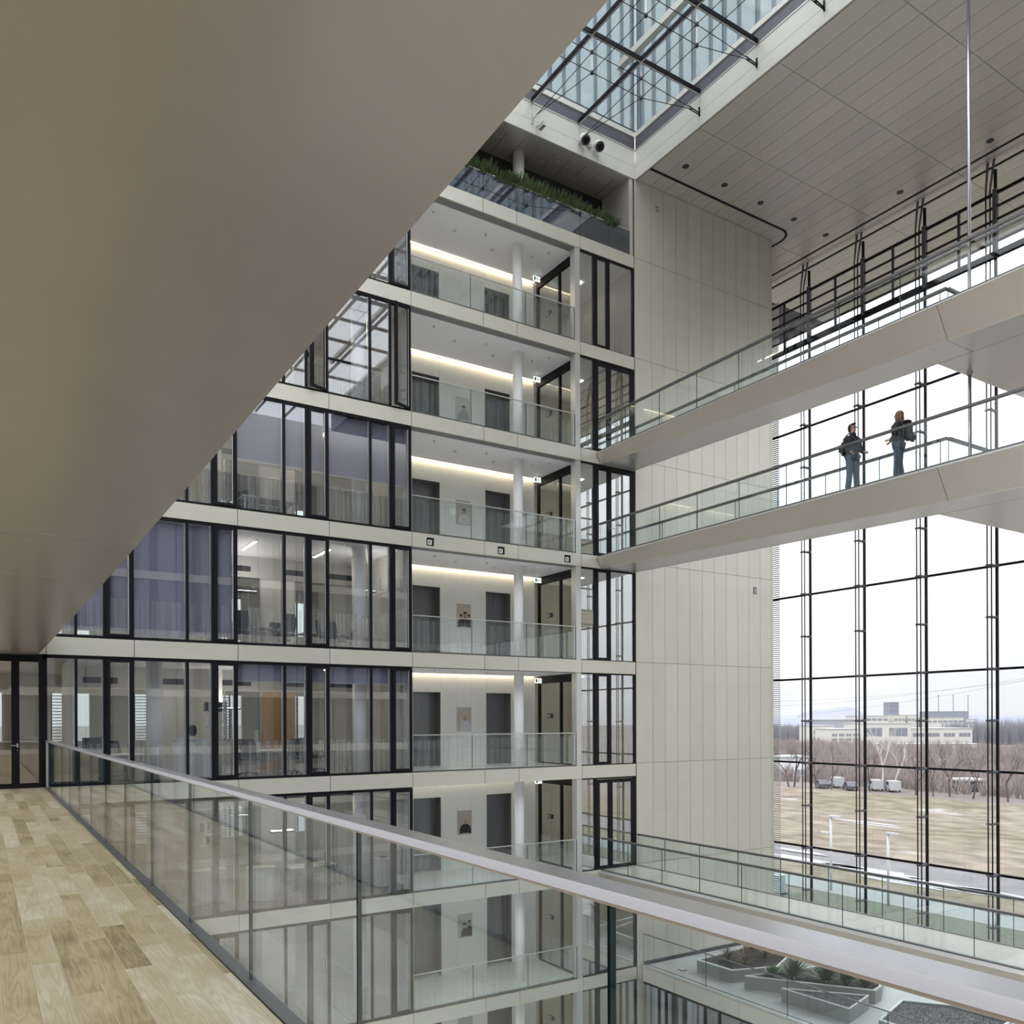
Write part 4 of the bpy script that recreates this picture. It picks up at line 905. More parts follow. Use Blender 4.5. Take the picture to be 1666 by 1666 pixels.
# ================================================================== OFFICE FITTINGS
def desk(x, y, z, rz, lab, grp=None):
    s = root('desk', (0, 0, 0), lab, 'desk', grp); sub(s, -.8, .8, -.4, .4, .70, .73, 'desk_top', WHITE)
    for a in (-.72, .72):
        for b in (-.34, .34): sub(s, a-.025, a+.025, b-.025, b+.025, 0, .70, 'leg', SILVER)
    sub(s, -.7, .7, .33, .36, .35, .66, 'modesty_panel', WHITE)
    s.location = (x, y, z); s.rotation_euler.z = rz; return s
def chair(x, y, z, rz, lab, grp='office chairs'):
    s = root('office_chair', (0, 0, 0), lab, 'chair', grp)
    m = MB()
    for i in range(5): a = i*1.2566; m.tube((0, 0, .09), (.30*math.cos(a), .30*math.sin(a), .06), .022, 6)
    m.build('star_base', RUBBER, s)
    m = MB()
    for i in range(5): a = i*1.2566; m.tube((.30*math.cos(a)-.02, .30*math.sin(a), .03), (.30*math.cos(a)+.02, .30*math.sin(a), .03), .03, 8)
    m.build('casters', RUBBER, s); MB().tube((0, 0, .08), (0, 0, .44), .028, 8).build('gas_column', SILVER, s)
    MB().prism([(-.24, -.23, .44), (.24, -.23, .44), (.25, .20, .44), (.18, .25, .44), (-.18, .25, .44), (-.25, .20, .44)], (0, 0, .07)).build('seat', RUBBER, s)
    MB().prism([(-.20, .24, .55), (.20, .24, .55), (.23, .29, .85), (.17, .31, 1.08), (-.17, .31, 1.08), (-.23, .29, .85)], (0, .05, 0)).build('backrest', RUBBER, s)
    MB().tube((0, .18, .46), (0, .28, .62), .02, 6).build('back_bar', RUBBER, s)
    for q in (-.28, .28): MB().tube((q, .05, .46), (q, .05, .66), .015, 6).box(q-.03, q+.03, -.10, .14, .655, .685).build('armrest', RUBBER, s)
    s.location = (x, y, z); s.rotation_euler.z = rz; return s
def monitor(x, y, z, rz, lab):
    s = root('monitor', (0, 0, 0), lab, 'monitor', 'desk monitors'); sub(s, -.12, .12, -.08, .08, 0, .012, 'foot', SILVER); sub(s, -.02, .02, -.015, .015, .012, .18, 'stem', SILVER)
    sub(s, -.27, .27, -.03, -.005, .12, .46, 'screen', RUBBER); s.location = (x, y, z); s.rotation_euler.z = rz; return s
def cabinet(x, y, z, rz, h, lab, wd=.9):
    s = root('cabinet', (0, 0, 0), lab, 'cabinet', 'white office cabinets'); sub(s, -wd/2, wd/2, -.22, .22, .03, h, 'body', WHITE)
    sub(s, -wd/2-.01, wd/2+.01, -.24, .23, h, h+.025, 'top', WHITE); sub(s, -wd/2+.03, wd/2-.03, -.20, .2, 0, .03, 'plinth', CHAR)
    n = max(2, int(h/.36))
    for i in range(n):
        d = sub(s, -wd/2+.01, wd/2-.01, -.235, -.22, .05+(h-.07)*i/n, .05+(h-.07)*(i+1)/n-.012, 'drawer', WHITE); sub(d, -.12, .12, -.245, -.235, .05+(h-.07)*(i+1)/n-.04, .05+(h-.07)*(i+1)/n-.025, 'handle', SILVER)
    s.location = (x, y, z); s.rotation_euler.z = rz; return s
def uplight(x, y, z, lab):
    s = root('floor_lamp', (x, y, z), lab, 'floor lamp', 'office uplights'); sub(s, x-.18, x+.18, y-.14, y+.14, z, z+.02, 'base', SILVER)
    MB().box(x-.02, x+.02, y-.02, y+.02, z+.02, z+1.98).build('pole', SILVER, s); sub(s, x-.45, x+.25, y-.13, y+.13, z+1.98, z+2.03, 'lamp_head', CHAR); sub(s, x-.42, x+.22, y-.11, y+.11, z+2.032, z+2.036, 'light_panel', LAMPN); return s
def strip_lamp(x, y, z, lab, ln=1.5, warm=True):
    s = root('strip_lamp', (x, y, z), lab, 'ceiling lamp', 'office strip lamps'); sub(s, x-.05, x+.05, y-ln/2, y+ln/2, z-.035, z, 'lamp_body', WHITE); sub(s, x-.04, x+.04, y-ln/2+.02, y+ln/2-.02, z-.045, z-.035, 'diffuser', LAMPW if warm else LAMPN); return s
def blind(a, b, k, drop, lab):
    z = Z(k)+3.28; s = root('roller_blind', ((a+b)/2, YF+.22, z), lab, 'roller blind', 'purple grey roller blinds')
    sub(s, a, b, YF+.20, YF+.206, z-drop, z-.05, 'fabric', BLIND); sub(s, a, b, YF+.19, YF+.216, z-drop-.03, z-drop, 'bottom_bar', SILVER); MB().tube((a, YF+.215, z-.035), (b, YF+.215, z-.035), .03, 8).build('roller', CHAR, s)
PB = {'p1': (.03, 1.27), 'p2': (1.37, 1.93), 'c': (2.10, 2.54)}
for i, x0 in ((4, 6.07), (5, 8.72)):
    for q, nm in (('p1', 'wide pane'), ('p2', 'narrow pane'), ('c', 'casement')):
        blind(x0+PB[q][0], x0+PB[q][1], 2, 1.80 if i == 4 else 1.84, 'half drawn purple blind, %s of the %s bay, storey of half drawn blinds' % (nm, ORD[i]))
        blind(x0+PB[q][0], x0+PB[q][1], 0, .52, 'short purple blind, %s of the %s bay, walkway storey' % (nm, ORD[i]))
for q, nm in (('p1', 'wide pane'), ('p2', 'narrow pane'), ('c', 'casement')):
    blind(3.42+PB[q][0], 3.42+PB[q][1], 1, 3.15 if q == 'p1' else 3.05, 'fully drawn purple grey blind behind the %s of the fourth bay, one storey up' % nm)
for a, b, nm in ((2.11, 2.66, 'narrow pane'), (2.86, 3.28, 'casement'), (1.45, 2.03, 'leftmost pane')): blind(a, b, 1, 3.05, 'fully drawn purple grey blind behind the %s of the third bay, one storey up' % nm)
for k in (2, 1, 0, -1, -2, 3, 4):
    nm = LW[k]; zc = Z(k)+3.28
    for i, (xx, yy) in enumerate(((3.2, 29.6), (4.9, 29.6), (7.0, 29.6), (9.0, 29.6), (7.0, 26.0), (9.3, 26.0), (4.3, 26.2), (.3, 27.0), (.3, 30.0))):
        strip_lamp(xx, yy, zc, 'warm strip lamp, %s, %s' % (nm, ['rear row first', 'rear row second', 'rear row third', 'rear row fourth', 'front row second', 'front row third', 'front row first', 'front row by the door', 'rear row by the door'][i]))
# storey of the walkway
z = 0
cabinet(5.12, 25.1, z, 0, 1.12, 'white sideboard beside the round column behind the fourth bay, walkway storey', .95)
cabinet(2.85, 26.7, z, 0, .85, 'low white cabinet behind the third bay, walkway storey', 1.2)
desk(3.0, 25.3, z, .1, 'white desk behind the third window bay, walkway storey'); chair(3.35, 26.1, z, .4, 'black office chair at the desk of the third bay, walkway storey'); monitor(2.6, 25.35, z+.73, .3, 'dark monitor on the desk of the third bay, walkway storey')
desk(5.7, 26.4, z, 1.5, 'white desk behind the black shelf in the fourth bay, walkway storey'); chair(5.15, 26.5, z, -1.5, 'high backed dark chair beside the sideboard in the fourth bay, walkway storey')
fan = root('desk_fan', (5.0, 25.1, 1.145), 'round dark desk fan with white arm standing on the white sideboard', 'desk fan')
MB().tube((4.86, 25.0, 1.15), (5.06, 25.0, 1.15), .012, 6).tube((4.86, 25.0, 1.15), (5.02, 25.0, 1.42), .014, 6).build('stand', WHITE, fan); MB().tube((5.10, 25.0, 1.36), (5.16, 25.02, 1.36), .16, 18).build('fan_guard', CHAR, fan)
def tray_shelf(x, y, z, lab):
    s = root('tray_shelf', (x, y, z), lab, 'wall shelf', 'angled tray shelves')
    sub(s, x+.30, x+.34, y-.15, y+.15, z-.75, z+.65, 'upright', SILVER)
    for h in (-.55, -.10, .32):
        sub(s, x-.30, x+.30, y-.17, y+.17, z+h, z+h+.03, 'shelf_board', WHITE)
        MB().prism([(x-.30, y-.18, z+h+.03), (x+.28, y-.18, z+h+.20), (x+.28, y-.18, z+h+.16), (x-.22, y-.18, z+h+.03)], (0, .02, 0)).build('angled_bracket', WHITE, s)
    for i, (dx, h, c) in enumerate(((-.25, .35, 0), (-.17, .35, 1), (-.09, .35, 0), (-.01, .35, 0), (.07, .35, 0), (.15, .35, 0), (-.2, -.07, 1), (-.1, -.07, 0), (.02, -.07, 0))):
        o = bx('binder', x+dx, x+dx+.07, y-.12, y+.14, z+h, z+h+.28, CHAR if c == 0 else WHITE); tag(o, '%s office binder, %s on the %s board of the shelf %s' % ('black' if c == 0 else 'white', ['first', 'second', 'third', 'fourth', 'fifth', 'sixth', 'first', 'second', 'third'][i], 'upper' if i < 6 else 'middle', 'in the walkway storey' if z > 0 else 'below the walkway'), 'binder', 'binders on the tray shelves')
    return s
tray_shelf(5.78, 25.3, 1.55, 'white shelf with slanting brackets holding black binders behind the fourth bay')
desk(7.4, 26.0, z, .2, 'white meeting table behind the fifth bay, walkway storey'); chair(6.8, 25.3, z, 2.8, 'black chair at the meeting table of the fifth bay, walkway storey'); chair(8.1, 25.4, z, 3.2, 'second black chair at the meeting table of the fifth bay, walkway storey'); chair(9.2, 26.2, z, 1.6, 'black chair behind the sixth bay, walkway storey')
cabinet(8.55, 29.0, z, 0, 1.3, 'warm white cabinet far behind the fifth bay, walkway storey', 1.0); uplight(6.6, 26.6, z, 'slim floor lamp behind the fifth bay, walkway storey')
ct = root('reception_counter', (.4, 29.5, 0), 'pale sand coloured counter inside beyond the double door', 'counter')
sub(ct, -.9, 1.8, 29.3, 29.9, 0, 1.0, 'body', BEIGEW); sub(ct, -.95, 1.85, 29.2, 30.0, 1.0, 1.04, 'counter_top', WHITE)
monitor(.2, 29.6, 1.04, 0, 'dark monitor on the sand coloured counter beyond the double door')
# storey above
z = Z(1); uplight(6.35, 26.0, z, 'floor lamp with flat dark head behind the fifth bay, one storey up'); uplight(10.55, 25.2, z, 'silver floor lamp right of the round column, one storey up')
desk(7.2, 25.9, z, 0, 'dark laid long table behind the fifth bay, one storey up'); chair(7.0, 26.7, z, .2, 'black chair at the table of the fifth bay, one storey up'); chair(9.4, 25.7, z, 1., 'black chair behind the sixth bay, one storey up'); uplight(7.3, 27.2, z, 'floor lamp farther back behind the fifth bay, one storey up')
for i, (xx, yy, rz) in enumerate(((6.5, 25.0, 2.9), (7.8, 25.1, 3.3), (8.2, 26.8, .2), (9.9, 26.3, 2.2), (10.7, 26.6, -.6))): chair(xx, yy, z, rz, 'black chair at the tables one storey up, %s from the left' % ['first', 'third', 'fourth', 'fifth', 'sixth'][i])
desk(9.6, 26.9, z, .1, 'white table behind the sixth bay, one storey up')
# two storeys up
z = Z(2); desk(7.3, 25.2, z, 0, 'dark table near the glass behind the fifth bay, half drawn blind storey'); chair(6.5, 25.5, z, -.9, 'black office chair behind the fifth bay, half drawn blind storey'); uplight(10.5, 25.3, z, 'floor lamp right of the column, half drawn blind storey')
# below the walkway
z = Z(-1)
cabinet(5.6, 25.6, z, .1, 1.0, 'large white cabinet behind the fourth bay, storey below the walkway', 1.1); cabinet(7.1, 25.2, z, -.4, 1.0, 'white cabinet behind the fifth bay, storey below the walkway', .8); cabinet(11.0, 25.2, z, 0, .9, 'white cabinet right of the round column, storey below the walkway', .45)
tray_shelf(6.0, 26.9, z+1.6, 'white shelf with slanting brackets behind the fourth bay, storey below the walkway')
uplight(7.9, 25.4, z, 'slim silver floor lamp behind the fifth bay, storey below the walkway'); desk(9.0, 26.4, z, .15, 'white desk behind the sixth bay, storey below the walkway'); chair(9.8, 26.2, z, 1.2, 'high backed dark chair at the desk of the sixth bay, storey below the walkway')
bk = root('paper_stack', (11.0, 25.15, z+.925), 'small stack of dark printed papers on the white cabinet by the column, storey below', 'papers'); sub(bk, 10.88, 11.12, 25.0, 25.3, z+.925, z+.97, 'paper_pile', WHITE); sub(bk, 10.9, 11.1, 25.02, 25.28, z+.97, z+.985, 'cover', CHAR)
# ================================================================== OUTDOORS
GZ = -11.25
def field_mat():
    m, N, K = newmat('winter_field'); o = N.new('ShaderNodeOutputMaterial'); b = N.new('ShaderNodeBsdfPrincipled'); K(b.outputs[0], o.inputs[0]); b.inputs['Roughness'].default_value = .95
    b.inputs['Specular IOR Level'].default_value = .1
    t = N.new('ShaderNodeNewGeometry')
    def noise(s, det=5, sc=(1, 1, 1)):
        mp_ = N.new('ShaderNodeMapping'); mp_.inputs['Scale'].default_value = sc; K(t.outputs['Position'], mp_.inputs[0]); n_ = N.new('ShaderNodeTexNoise'); n_.inputs['Scale'].default_value = s; n_.inputs['Detail'].default_value = det; K(mp_.outputs[0], n_.inputs['Vector']); return n_.outputs[0]
    r = N.new('ShaderNodeValToRGB'); r.color_ramp.elements[0].position = .3; r.color_ramp.elements[0].color = (.165, .15, .10, 1); r.color_ramp.elements[1].position = .7; r.color_ramp.elements[1].color = (.225, .19, .155, 1); K(noise(.045, 6), r.inputs[0])
    g = N.new('ShaderNodeMapRange'); g.inputs['From Min'].default_value = .3; g.inputs['From Max'].default_value = .7; g.inputs['To Min'].default_value = .62; g.inputs['To Max'].default_value = 1.38; K(noise(.45, 9, (1, .6, 1)), g.inputs['Value'])
    v = N.new('ShaderNodeVectorMath'); v.operation = 'SCALE'; K(r.outputs[0], v.inputs[0]); K(g.outputs[0], v.inputs['Scale'])
    s = N.new('ShaderNodeMapRange'); s.inputs['From Min'].default_value = .635; s.inputs['From Max'].default_value = .70; s.inputs['To Max'].default_value = .6; K(noise(.10, 7, (1.4, .8, 1)), s.inputs['Value'])
    x = N.new('ShaderNodeMixRGB'); K(s.outputs[0], x.inputs[0]); K(v.outputs[0], x.inputs[1]); x.inputs[2].default_value = (.42, .425, .44, 1); K(x.outputs[0], b.inputs['Base Color']); return m
FIELD = field_mat()
GROUND = prin('bare_ground', (.17, .145, .13), .95, 0, .3, .05); ROAD = prin('wet_gravel_track', (.13, .125, .13), .6, 0, .3, .5)
PATHM = prin('pale_path', (.25, .255, .255), .7, 0, .08, .6); LAWN = prin('mown_grass', (.105, .113, .082), .9, 0, .25, 3); SNOW = prin('snow', (.36, .365, .38), .8)
gd = MB().box(-900, 3200, -1600, 3000, GZ-2, GZ-.06).build('ground', GROUND); struct(gd, 'brown winter ground spreading out to the horizon', 'ground')
def strip(nm, xa, xb, za, mat, lab, cat, y0=-60, y1=330): o = MB().box(xa, xb, y0, y1, GZ-.5, GZ+za).build(nm, mat); return struct(o, lab, cat)
strip('field', 74, 121, .04, FIELD, 'wide winter field of dry grass with thin snow patches', 'field')
struct(MB().prism([(110, -60, GZ+.03), (120.5, -60, GZ+.80), (122, -60, GZ+.80), (127, -60, GZ-.05)], (0, 390, 0)).build('field', FIELD), 'low rise of the winter field at its far edge', 'field')
strip('track', 62.5, 70, .0, ROAD, 'dark wet gravel track along the field edge', 'track'); strip('verge', 70, 74, .03, FIELD, 'snow streaked verge between track and field', 'verge')
strip('lawn', 56.5, 62.5, .03, FIELD, 'rough grass strip between track and path', 'grass'); strip('path', 53, 56.5, .04, PATHM, 'pale paved path outside the curtain wall', 'path')
strip('lawn', 48.5, 53, .06, LAWN, 'green mown grass strip beside the pale path', 'grass', -60, 41.0); strip('pavement', 31.4, 48.5, .02, PATHM, 'pale forecourt paving directly outside the curtain wall', 'pavement')
strip('kerb', 48.2, 48.5, .12, CONC, 'pale kerb along the green strip', 'kerb', -60, 41)
r = random.Random(3); m = MB()
for (px, d, w_, l_) in ((1425, 70.5, 2.2, 9), (1300, 77, 1.6, 12), (1370, 73, 1., 5), (1540, 64, 2.5, 12), (1620, 61, 2.2, 9), (1290, 82, 1.2, 10), (1455, 66, 1.1, 8), (1408, 104, 1.5, 9), (1440, 106, .8, 7), (1425, 101, .9, 8)):
    x, y = apos(px, d); n = 14; z = GZ+.05
    m.prism([(x+w_*.5*math.cos(t*6.283/n)*r.uniform(.6, 1.2), y+l_*.5*math.sin(t*6.283/n)*r.uniform(.6, 1.2), z) for t in range(n)], (0, 0, .03))
o = m.build('snow', SNOW); o['kind'] = 'stuff'; tag(o, 'thin leftover snow patches on the track and field', 'snow', kind='stuff')
# lamp posts
LAMPM = prin('galvanised_post', (.62, .63, .64), .5, .2)
for i, (px, d, h, arm) in enumerate(((1351, 63, 5.55, 1), (1444, 57.5, 5.0, 1), (1619, 51, 1.0, 1))):
    x, y = apos(px, d); s = root('lamp_post', (x, y, GZ), 'slim pale street lamp outside the glass, %s' % ['farther left one with two heads', 'middle one', 'short one at the right'][i], 'street lamp', 'street lamps along the path')
    MB().tube((x, y, GZ), (x, y, GZ+h), .10, 10, .08).build('post', LAMPM, s, True)
    MB().box(x-.12, x+.12, y-.75, y+.10, GZ+h-.02, GZ+h+.10).build('lamp_head', LAMPM, s)
    if i == 0: MB().box(x-.12, x+.12, y+.1, y+.85, GZ+h-1.3, GZ+h-1.2).tube((x, y, GZ+h-1.25), (x, y+.4, GZ+h-1.22), .04, 6).build('lamp_head', LAMPM, s)
# bare trees
BARK = prin('grey_brown_bark', (.10, .085, .08), .9, 0, .2, 2); BIRCH = prin('birch_bark', (.60, .57, .54), .8, 0, .15, 3); TWIG = prin('thin_twigs', (.13, .105, .10), .9, 0, .2, .3, objvar=.1)
def bare_tree(x, y, h, seed, lab, mat=BARK, tw=TWIG, grp=None, rad=None, depth=4, lean=0, nm='bare_tree', spread=.55):
    r = random.Random(seed); s = root(nm, (x, y, GZ), lab, 'tree', grp); tr = MB(); br_ = MB()
    def grow(p, d, ln, rd, lv):
        q = p+d*ln; (tr if lv >= depth-1 else br_).tube(p, q, rd, 5 if lv >= depth-1 else 3, rd*.62, caps=False)
        if lv == 0: return
        for i in range(3 if lv > 1 else 3):
            a = r.uniform(0, 6.283); el = r.uniform(.35, 1.0)*spread*1.6; o_ = d.orthogonal().normalized(); o_ = Quaternion(d, a) @ o_
            nd = (d*math.cos(el)+o_*math.sin(el)+Vector((0, 0, .12))).normalized()
            grow(p+d*ln*(r.uniform(.55, 1) if i else 1), nd, ln*r.uniform(.6, .82), rd*.55, lv-1)
    grow(Vector((x, y, GZ-.1)), Vector((0, lean, 1)).normalized(), h*.34, rad or h*.018, depth)
    tr.build('trunk', mat, s); br_.build('branches', tw, s); return s
for i, (px, d, h, nm, ln) in enumerate(((1283, 157, 9.5, 'leaning double stem at the far left', .25), (1292, 158, 10.5, 'broad crown in front of the snowy roof', -.1), (1328, 153, 8.5, 'first of the pair by the white vans', .15), (1352, 152, 8.8, 'second of the pair by the white vans', -.12), (1415, 146, 8.6, 'low crown right of the vans', .1), (1490, 139, 9, 'dense crown behind the third mullion', 0), (1545, 136, 10, 'tall one by the dark shed', .05), (1583, 132, 9.5, 'crooked one beside the dark shed', -.2), (1640, 127, 9.5, 'rightmost one at the field edge', .1), (1518, 137, 7.5, 'low one between the third and fourth mullion', .1))):
    d += 3; x, y = apos(px, d); bare_tree(x, y, h, 60+i, 'bare winter tree, %s' % nm, grp='bare trees at the field edge', lean=ln, depth=5)
for px, d, h, ln, nm in ((1436, 152, 13, 0, 'upright'), (1452, 152, 12, -.3, 'slanting')):
    x, y = apos(px, d); bare_tree(x, y, h, int(px), 'white stemmed birch at the field edge, the %s one' % nm, BIRCH, BIRCH, 'pair of white birches', .16, 4, ln, 'birch_tree', .35)
CLEAR = [(apos(px, d+3), w_) for px, d, w_ in ((1283, 190, 11), (1520, 215, 11), (1582, 148, 6))]
def thicket(lab, x0, x1, y0, y1, n, h0, h1, mat, seed, rows=None):
    r = random.Random(seed); m = MB()
    for i in range(n):
        x, y = r.uniform(x0, x1), r.uniform(y0, y1)
        if any((x-q[0])**2+(y-q[1])**2 < w2*w2 for q, w2 in CLEAR): continue
        h = r.uniform(h0, h1); w_ = r.uniform(.9, 2.2)
        for j in range(11):
            a = r.uniform(0, 6.283); rr = w_*r.random(); q = .05+.05*r.random()
            b = Vector((x+rr*.3*math.cos(a), y+rr*.3*math.sin(a), GZ)); t = Vector((x+rr*math.cos(a), y+rr*math.sin(a), GZ+h*r.uniform(.6, 1)))
            sd = Vector((.45, -.9, 0))*q; m.tri(b-sd, b+sd, t)
            mid = b.lerp(t, .55); t2 = mid+Vector((r.uniform(-.8, .8), r.uniform(-.8, .8), h*.35)); m.tri(mid-sd*.6, mid+sd*.6, t2)
    o = m.build('thicket', mat); tag(o, lab, 'thicket', kind='stuff'); return o
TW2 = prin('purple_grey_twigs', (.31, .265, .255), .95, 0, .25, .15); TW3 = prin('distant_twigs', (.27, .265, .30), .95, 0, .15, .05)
thicket('tangled bare thicket directly behind the field', 141, 162, 40, 185, 1300, 2.0, 5.0, TW2, 1)
thicket('middle belt of bare brush beyond the thicket', 165, 205, 40, 250, 2400, 3, 6, TW2, 2)
thicket('farther belt of bare brush before the pale factory', 210, 300, 60, 330, 2600, 3.5, 7, TW2, 3)
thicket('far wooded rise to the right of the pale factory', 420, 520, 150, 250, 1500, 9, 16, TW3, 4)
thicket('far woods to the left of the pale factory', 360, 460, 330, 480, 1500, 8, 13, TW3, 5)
# vans and cars at the field edge
CARW = prin('white_car_paint', (.45, .46, .48), .3); CARD = prin('dark_car_paint', (.08, .08, .10), .3)
def vehicle(px, d, kind, mat, lab):
    while apos(px, d)[0] > (137.5 if kind == 'van' else 134): d -= .25
    while apos(px, d)[0] < (137 if kind == 'van' else 133.5): d += .25
    x, y = apos(px, d); s = root(kind, (0, 0, 0), lab, kind, 'parked vehicles at the field edge')
    L_, H_ = (4.4, 1.9) if kind == 'van' else (4.3, 1.45)
    pr = [(-L_/2, .35), (L_/2, .35), (L_/2, 1.0), (L_*.36, 1.15), (L_*.24, H_), (-L_/2+.05, H_)] if kind == 'van' else [(-L_/2, .3), (L_/2, .3), (L_/2, .75), (L_*.28, .9), (L_*.12, H_), (-L_*.28, H_), (-L_*.46, .9), (-L_/2, .8)]
    MB().prism([(-.9, a, b) for a, b in pr], (1.8, 0, 0)).build('body', mat, s)
    wn = MB()
    for q in (-.905, .895): wn.prism([(q, L_*.12, H_*.58), (q, L_*.27, H_*.58), (q, L_*.2, H_*.9), (q, L_*.12, H_*.9)], (.01, 0, 0)); wn.box(q, q+.01, -L_*.2, L_*.08, H_*.6, H_*.9)
    wn.build('side_window', BLACK, s)
    for a in (-L_*.32, L_*.32): 
        for q in (-.92, .74): MB().tube((q, a, .33), (q+.18, a, .33), .33, 12).build('wheel', RUBBER, s)
    s.location = (x, y, GZ); s.rotation_euler.z = -YAW-math.atan((px-833)/FPX)+.22; return s
for px, d, k, mt, lab in ((1361, 156, 'van', CARW, 'white van parked left of the second mullion'), (1424, 148, 'van', CARW, 'white van parked between the second mullion and the birch'), (1452, 147, 'van', CARW, 'white van parked right of the leaning birch'), (1383, 153, 'car', CARD, 'dark parked car right of the left van'), (1337, 159, 'car', CARD, 'dark parked car near the left field corner')):
    vehicle(px, d, k, mt, lab)
# buildings
FACT = prin('pale_factory_wall', (.60, .585, .55), .8); FROOF = prin('pale_roof', (.46, .48, .50), .8); FWIN = prin('factory_glass', (.22, .24, .27), .3)
def house(lab, px, d, wpx, hpx, mat, rows, flat=True, depth=20, roof=FROOF, z0=GZ, nm='building', wh=.5, grp=None, cols=6, saw=0):
    """a building facing the viewer: width and height in metres come from its angular size at distance d"""
    x, y = apos(px, d); W = wpx/FPX*d; H = hpx/FPX*d; s = root(nm, (0, 0, 0), lab, 'building', grp)
    sub(s, -W/2, W/2, 0, depth, 0, H, 'wall', mat); sub(s, -W/2-.3, W/2+.3, -.3, depth+.3, H, H+.35, 'roof', roof)
    for j, (zf, hf) in enumerate(rows):
        for i in range(cols):
            a = -W/2+W*(i+.14)/cols; b = -W/2+W*(i+.86)/cols
            f = sub(s, a, b, -.12, 0, H*zf, H*(zf+hf), 'window', FWIN)
            for q in (1, 2): sub(f, a+(b-a)*q/3-.08, a+(b-a)*q/3+.08, -.18, -.12, H*zf, H*(zf+hf), 'glazing_bar', mat)
    s.location = (x, y, z0); s.rotation_euler.z = -YAW-math.atan((px-833)/FPX)*0; return s
house('pale factory hall, its taller middle block with two large glazed bays', 1441, 395, 82, 37, FACT, [(.45, .36)], cols=2)
house('low left wing of the pale factory with three rows of windows', 1375, 385, 46, 29, FACT, [(.62, .15), (.35, .15), (.08, .13)], cols=4)
house('low right wing of the pale factory with a long band of windows', 1532, 398, 100, 28, FACT, [(.55, .2)], cols=4)
house('pale factory annexe with small square windows farther left', 1340, 410, 34, 32, FACT, [(.6, .2), (.25, .2)], cols=5)
house('long low white shed in front of the pale factory', 1500, 345, 190, 9, FACT, [], cols=1, depth=12)
house('long grey roofed hall behind the left wing', 1365, 470, 70, 36, prin('grey_hall', (.34, .36, .39), .8), [], cols=1)
house('white row house far behind the factory, left', 1418, 700, 54, 30, FACT, [(.75, .12)], cols=6, z0=GZ)
house('white block far behind the factory, centre', 1464, 700, 18, 31, FACT, [(.7, .14)], cols=3); house('white block far behind the factory, right of centre', 1486, 700, 17, 31, FACT, [(.7, .14)], cols=3)
house('white houses far behind the right wing', 1538, 690, 60, 27, FACT, [(.72, .12)], cols=7); house('small white house at the right behind the wing', 1580, 690, 16, 24, FACT, [(.7, .15)], cols=2)
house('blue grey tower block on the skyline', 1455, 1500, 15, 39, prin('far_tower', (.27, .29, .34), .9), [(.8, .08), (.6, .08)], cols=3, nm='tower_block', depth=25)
house('white snowy roofed shed at the left edge of the field', 1283, 190, 62, 30, prin('snow_white_shed', (.70, .71, .74), .8), [(.1, .25)], cols=3, depth=8)
house('low white shed in the brush right of the third mullion', 1520, 215, 66, 12, FACT, [], cols=1, depth=6); house('dark shed among the trees near the right', 1582, 148, 40, 17, prin('dark_shed', (.05, .05, .07), .9), [], cols=1, depth=4)
for i, px in enumerate((1527, 1551, 1575)):
    x, y = apos(px, 1500); s = root('chimney_stack', (x, y, GZ), 'slender factory chimney on the skyline, %s of three' % ['left', 'middle', 'right'][i], 'chimney', 'skyline chimneys')
    MB().tube((x, y, GZ), (x, y, GZ+14+1500*38/FPX-(0 if i < 2 else 3)), 1.2, 10, .8).build('shaft', prin('far_concrete', (.36, .36, .40), .9) if 'far_concrete' not in MATS else MATS['far_concrete'], s); MB().tube((x, y, GZ+12+1500*38/FPX), (x, y, GZ+13+1500*38/FPX), 1.0, 10).build('collar', RUBBER, s)
house('long blue grey works hall on the skyline under the chimneys', 1545, 1450, 62, 24, MATS['far_tower'], [], cols=1, depth=40)
# hills on the skyline
HILL = prin('haze_tinted_hill', (.26, .27, .33), .95)  # bluish distance haze is put into the hill colour itself
def hill(lab, px0, px1, d, hh, seed):
    r = random.Random(seed); m = MB(); n = 26; pts = []
    for i in range(n+1):
        px = px0+(px1-px0)*i/n; t = i/n; h = hh*(math.sin(math.pi*t)**.6)*(1+.12*math.sin(9*t+seed))+4; pts.append((apos(px, d), apos(px, d*1.25), h))
    for (a, b, h), (a2, b2, h2) in zip(pts[:-1], pts[1:]):
        c = ((a[0]+b[0])/2, (a[1]+b[1])/2); c2 = ((a2[0]+b2[0])/2, (a2[1]+b2[1])/2)
        m.quad((*a, GZ-2), (*a2, GZ-2), (*c2, GZ+h2), (*c, GZ+h)); m.quad((*c, GZ+h), (*c2, GZ+h2), (*b2, GZ-2), (*b, GZ-2))
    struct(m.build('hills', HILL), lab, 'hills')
hill('low hazy hill on the skyline left of the tower block', 1290, 1420, 2000, 42, 1); hill('long low wooded ridge on the skyline', 1100, 1800, 1700, 17, 2); hill('dark wooded ridge at the right of the skyline', 1560, 1900, 640, 14, 3)
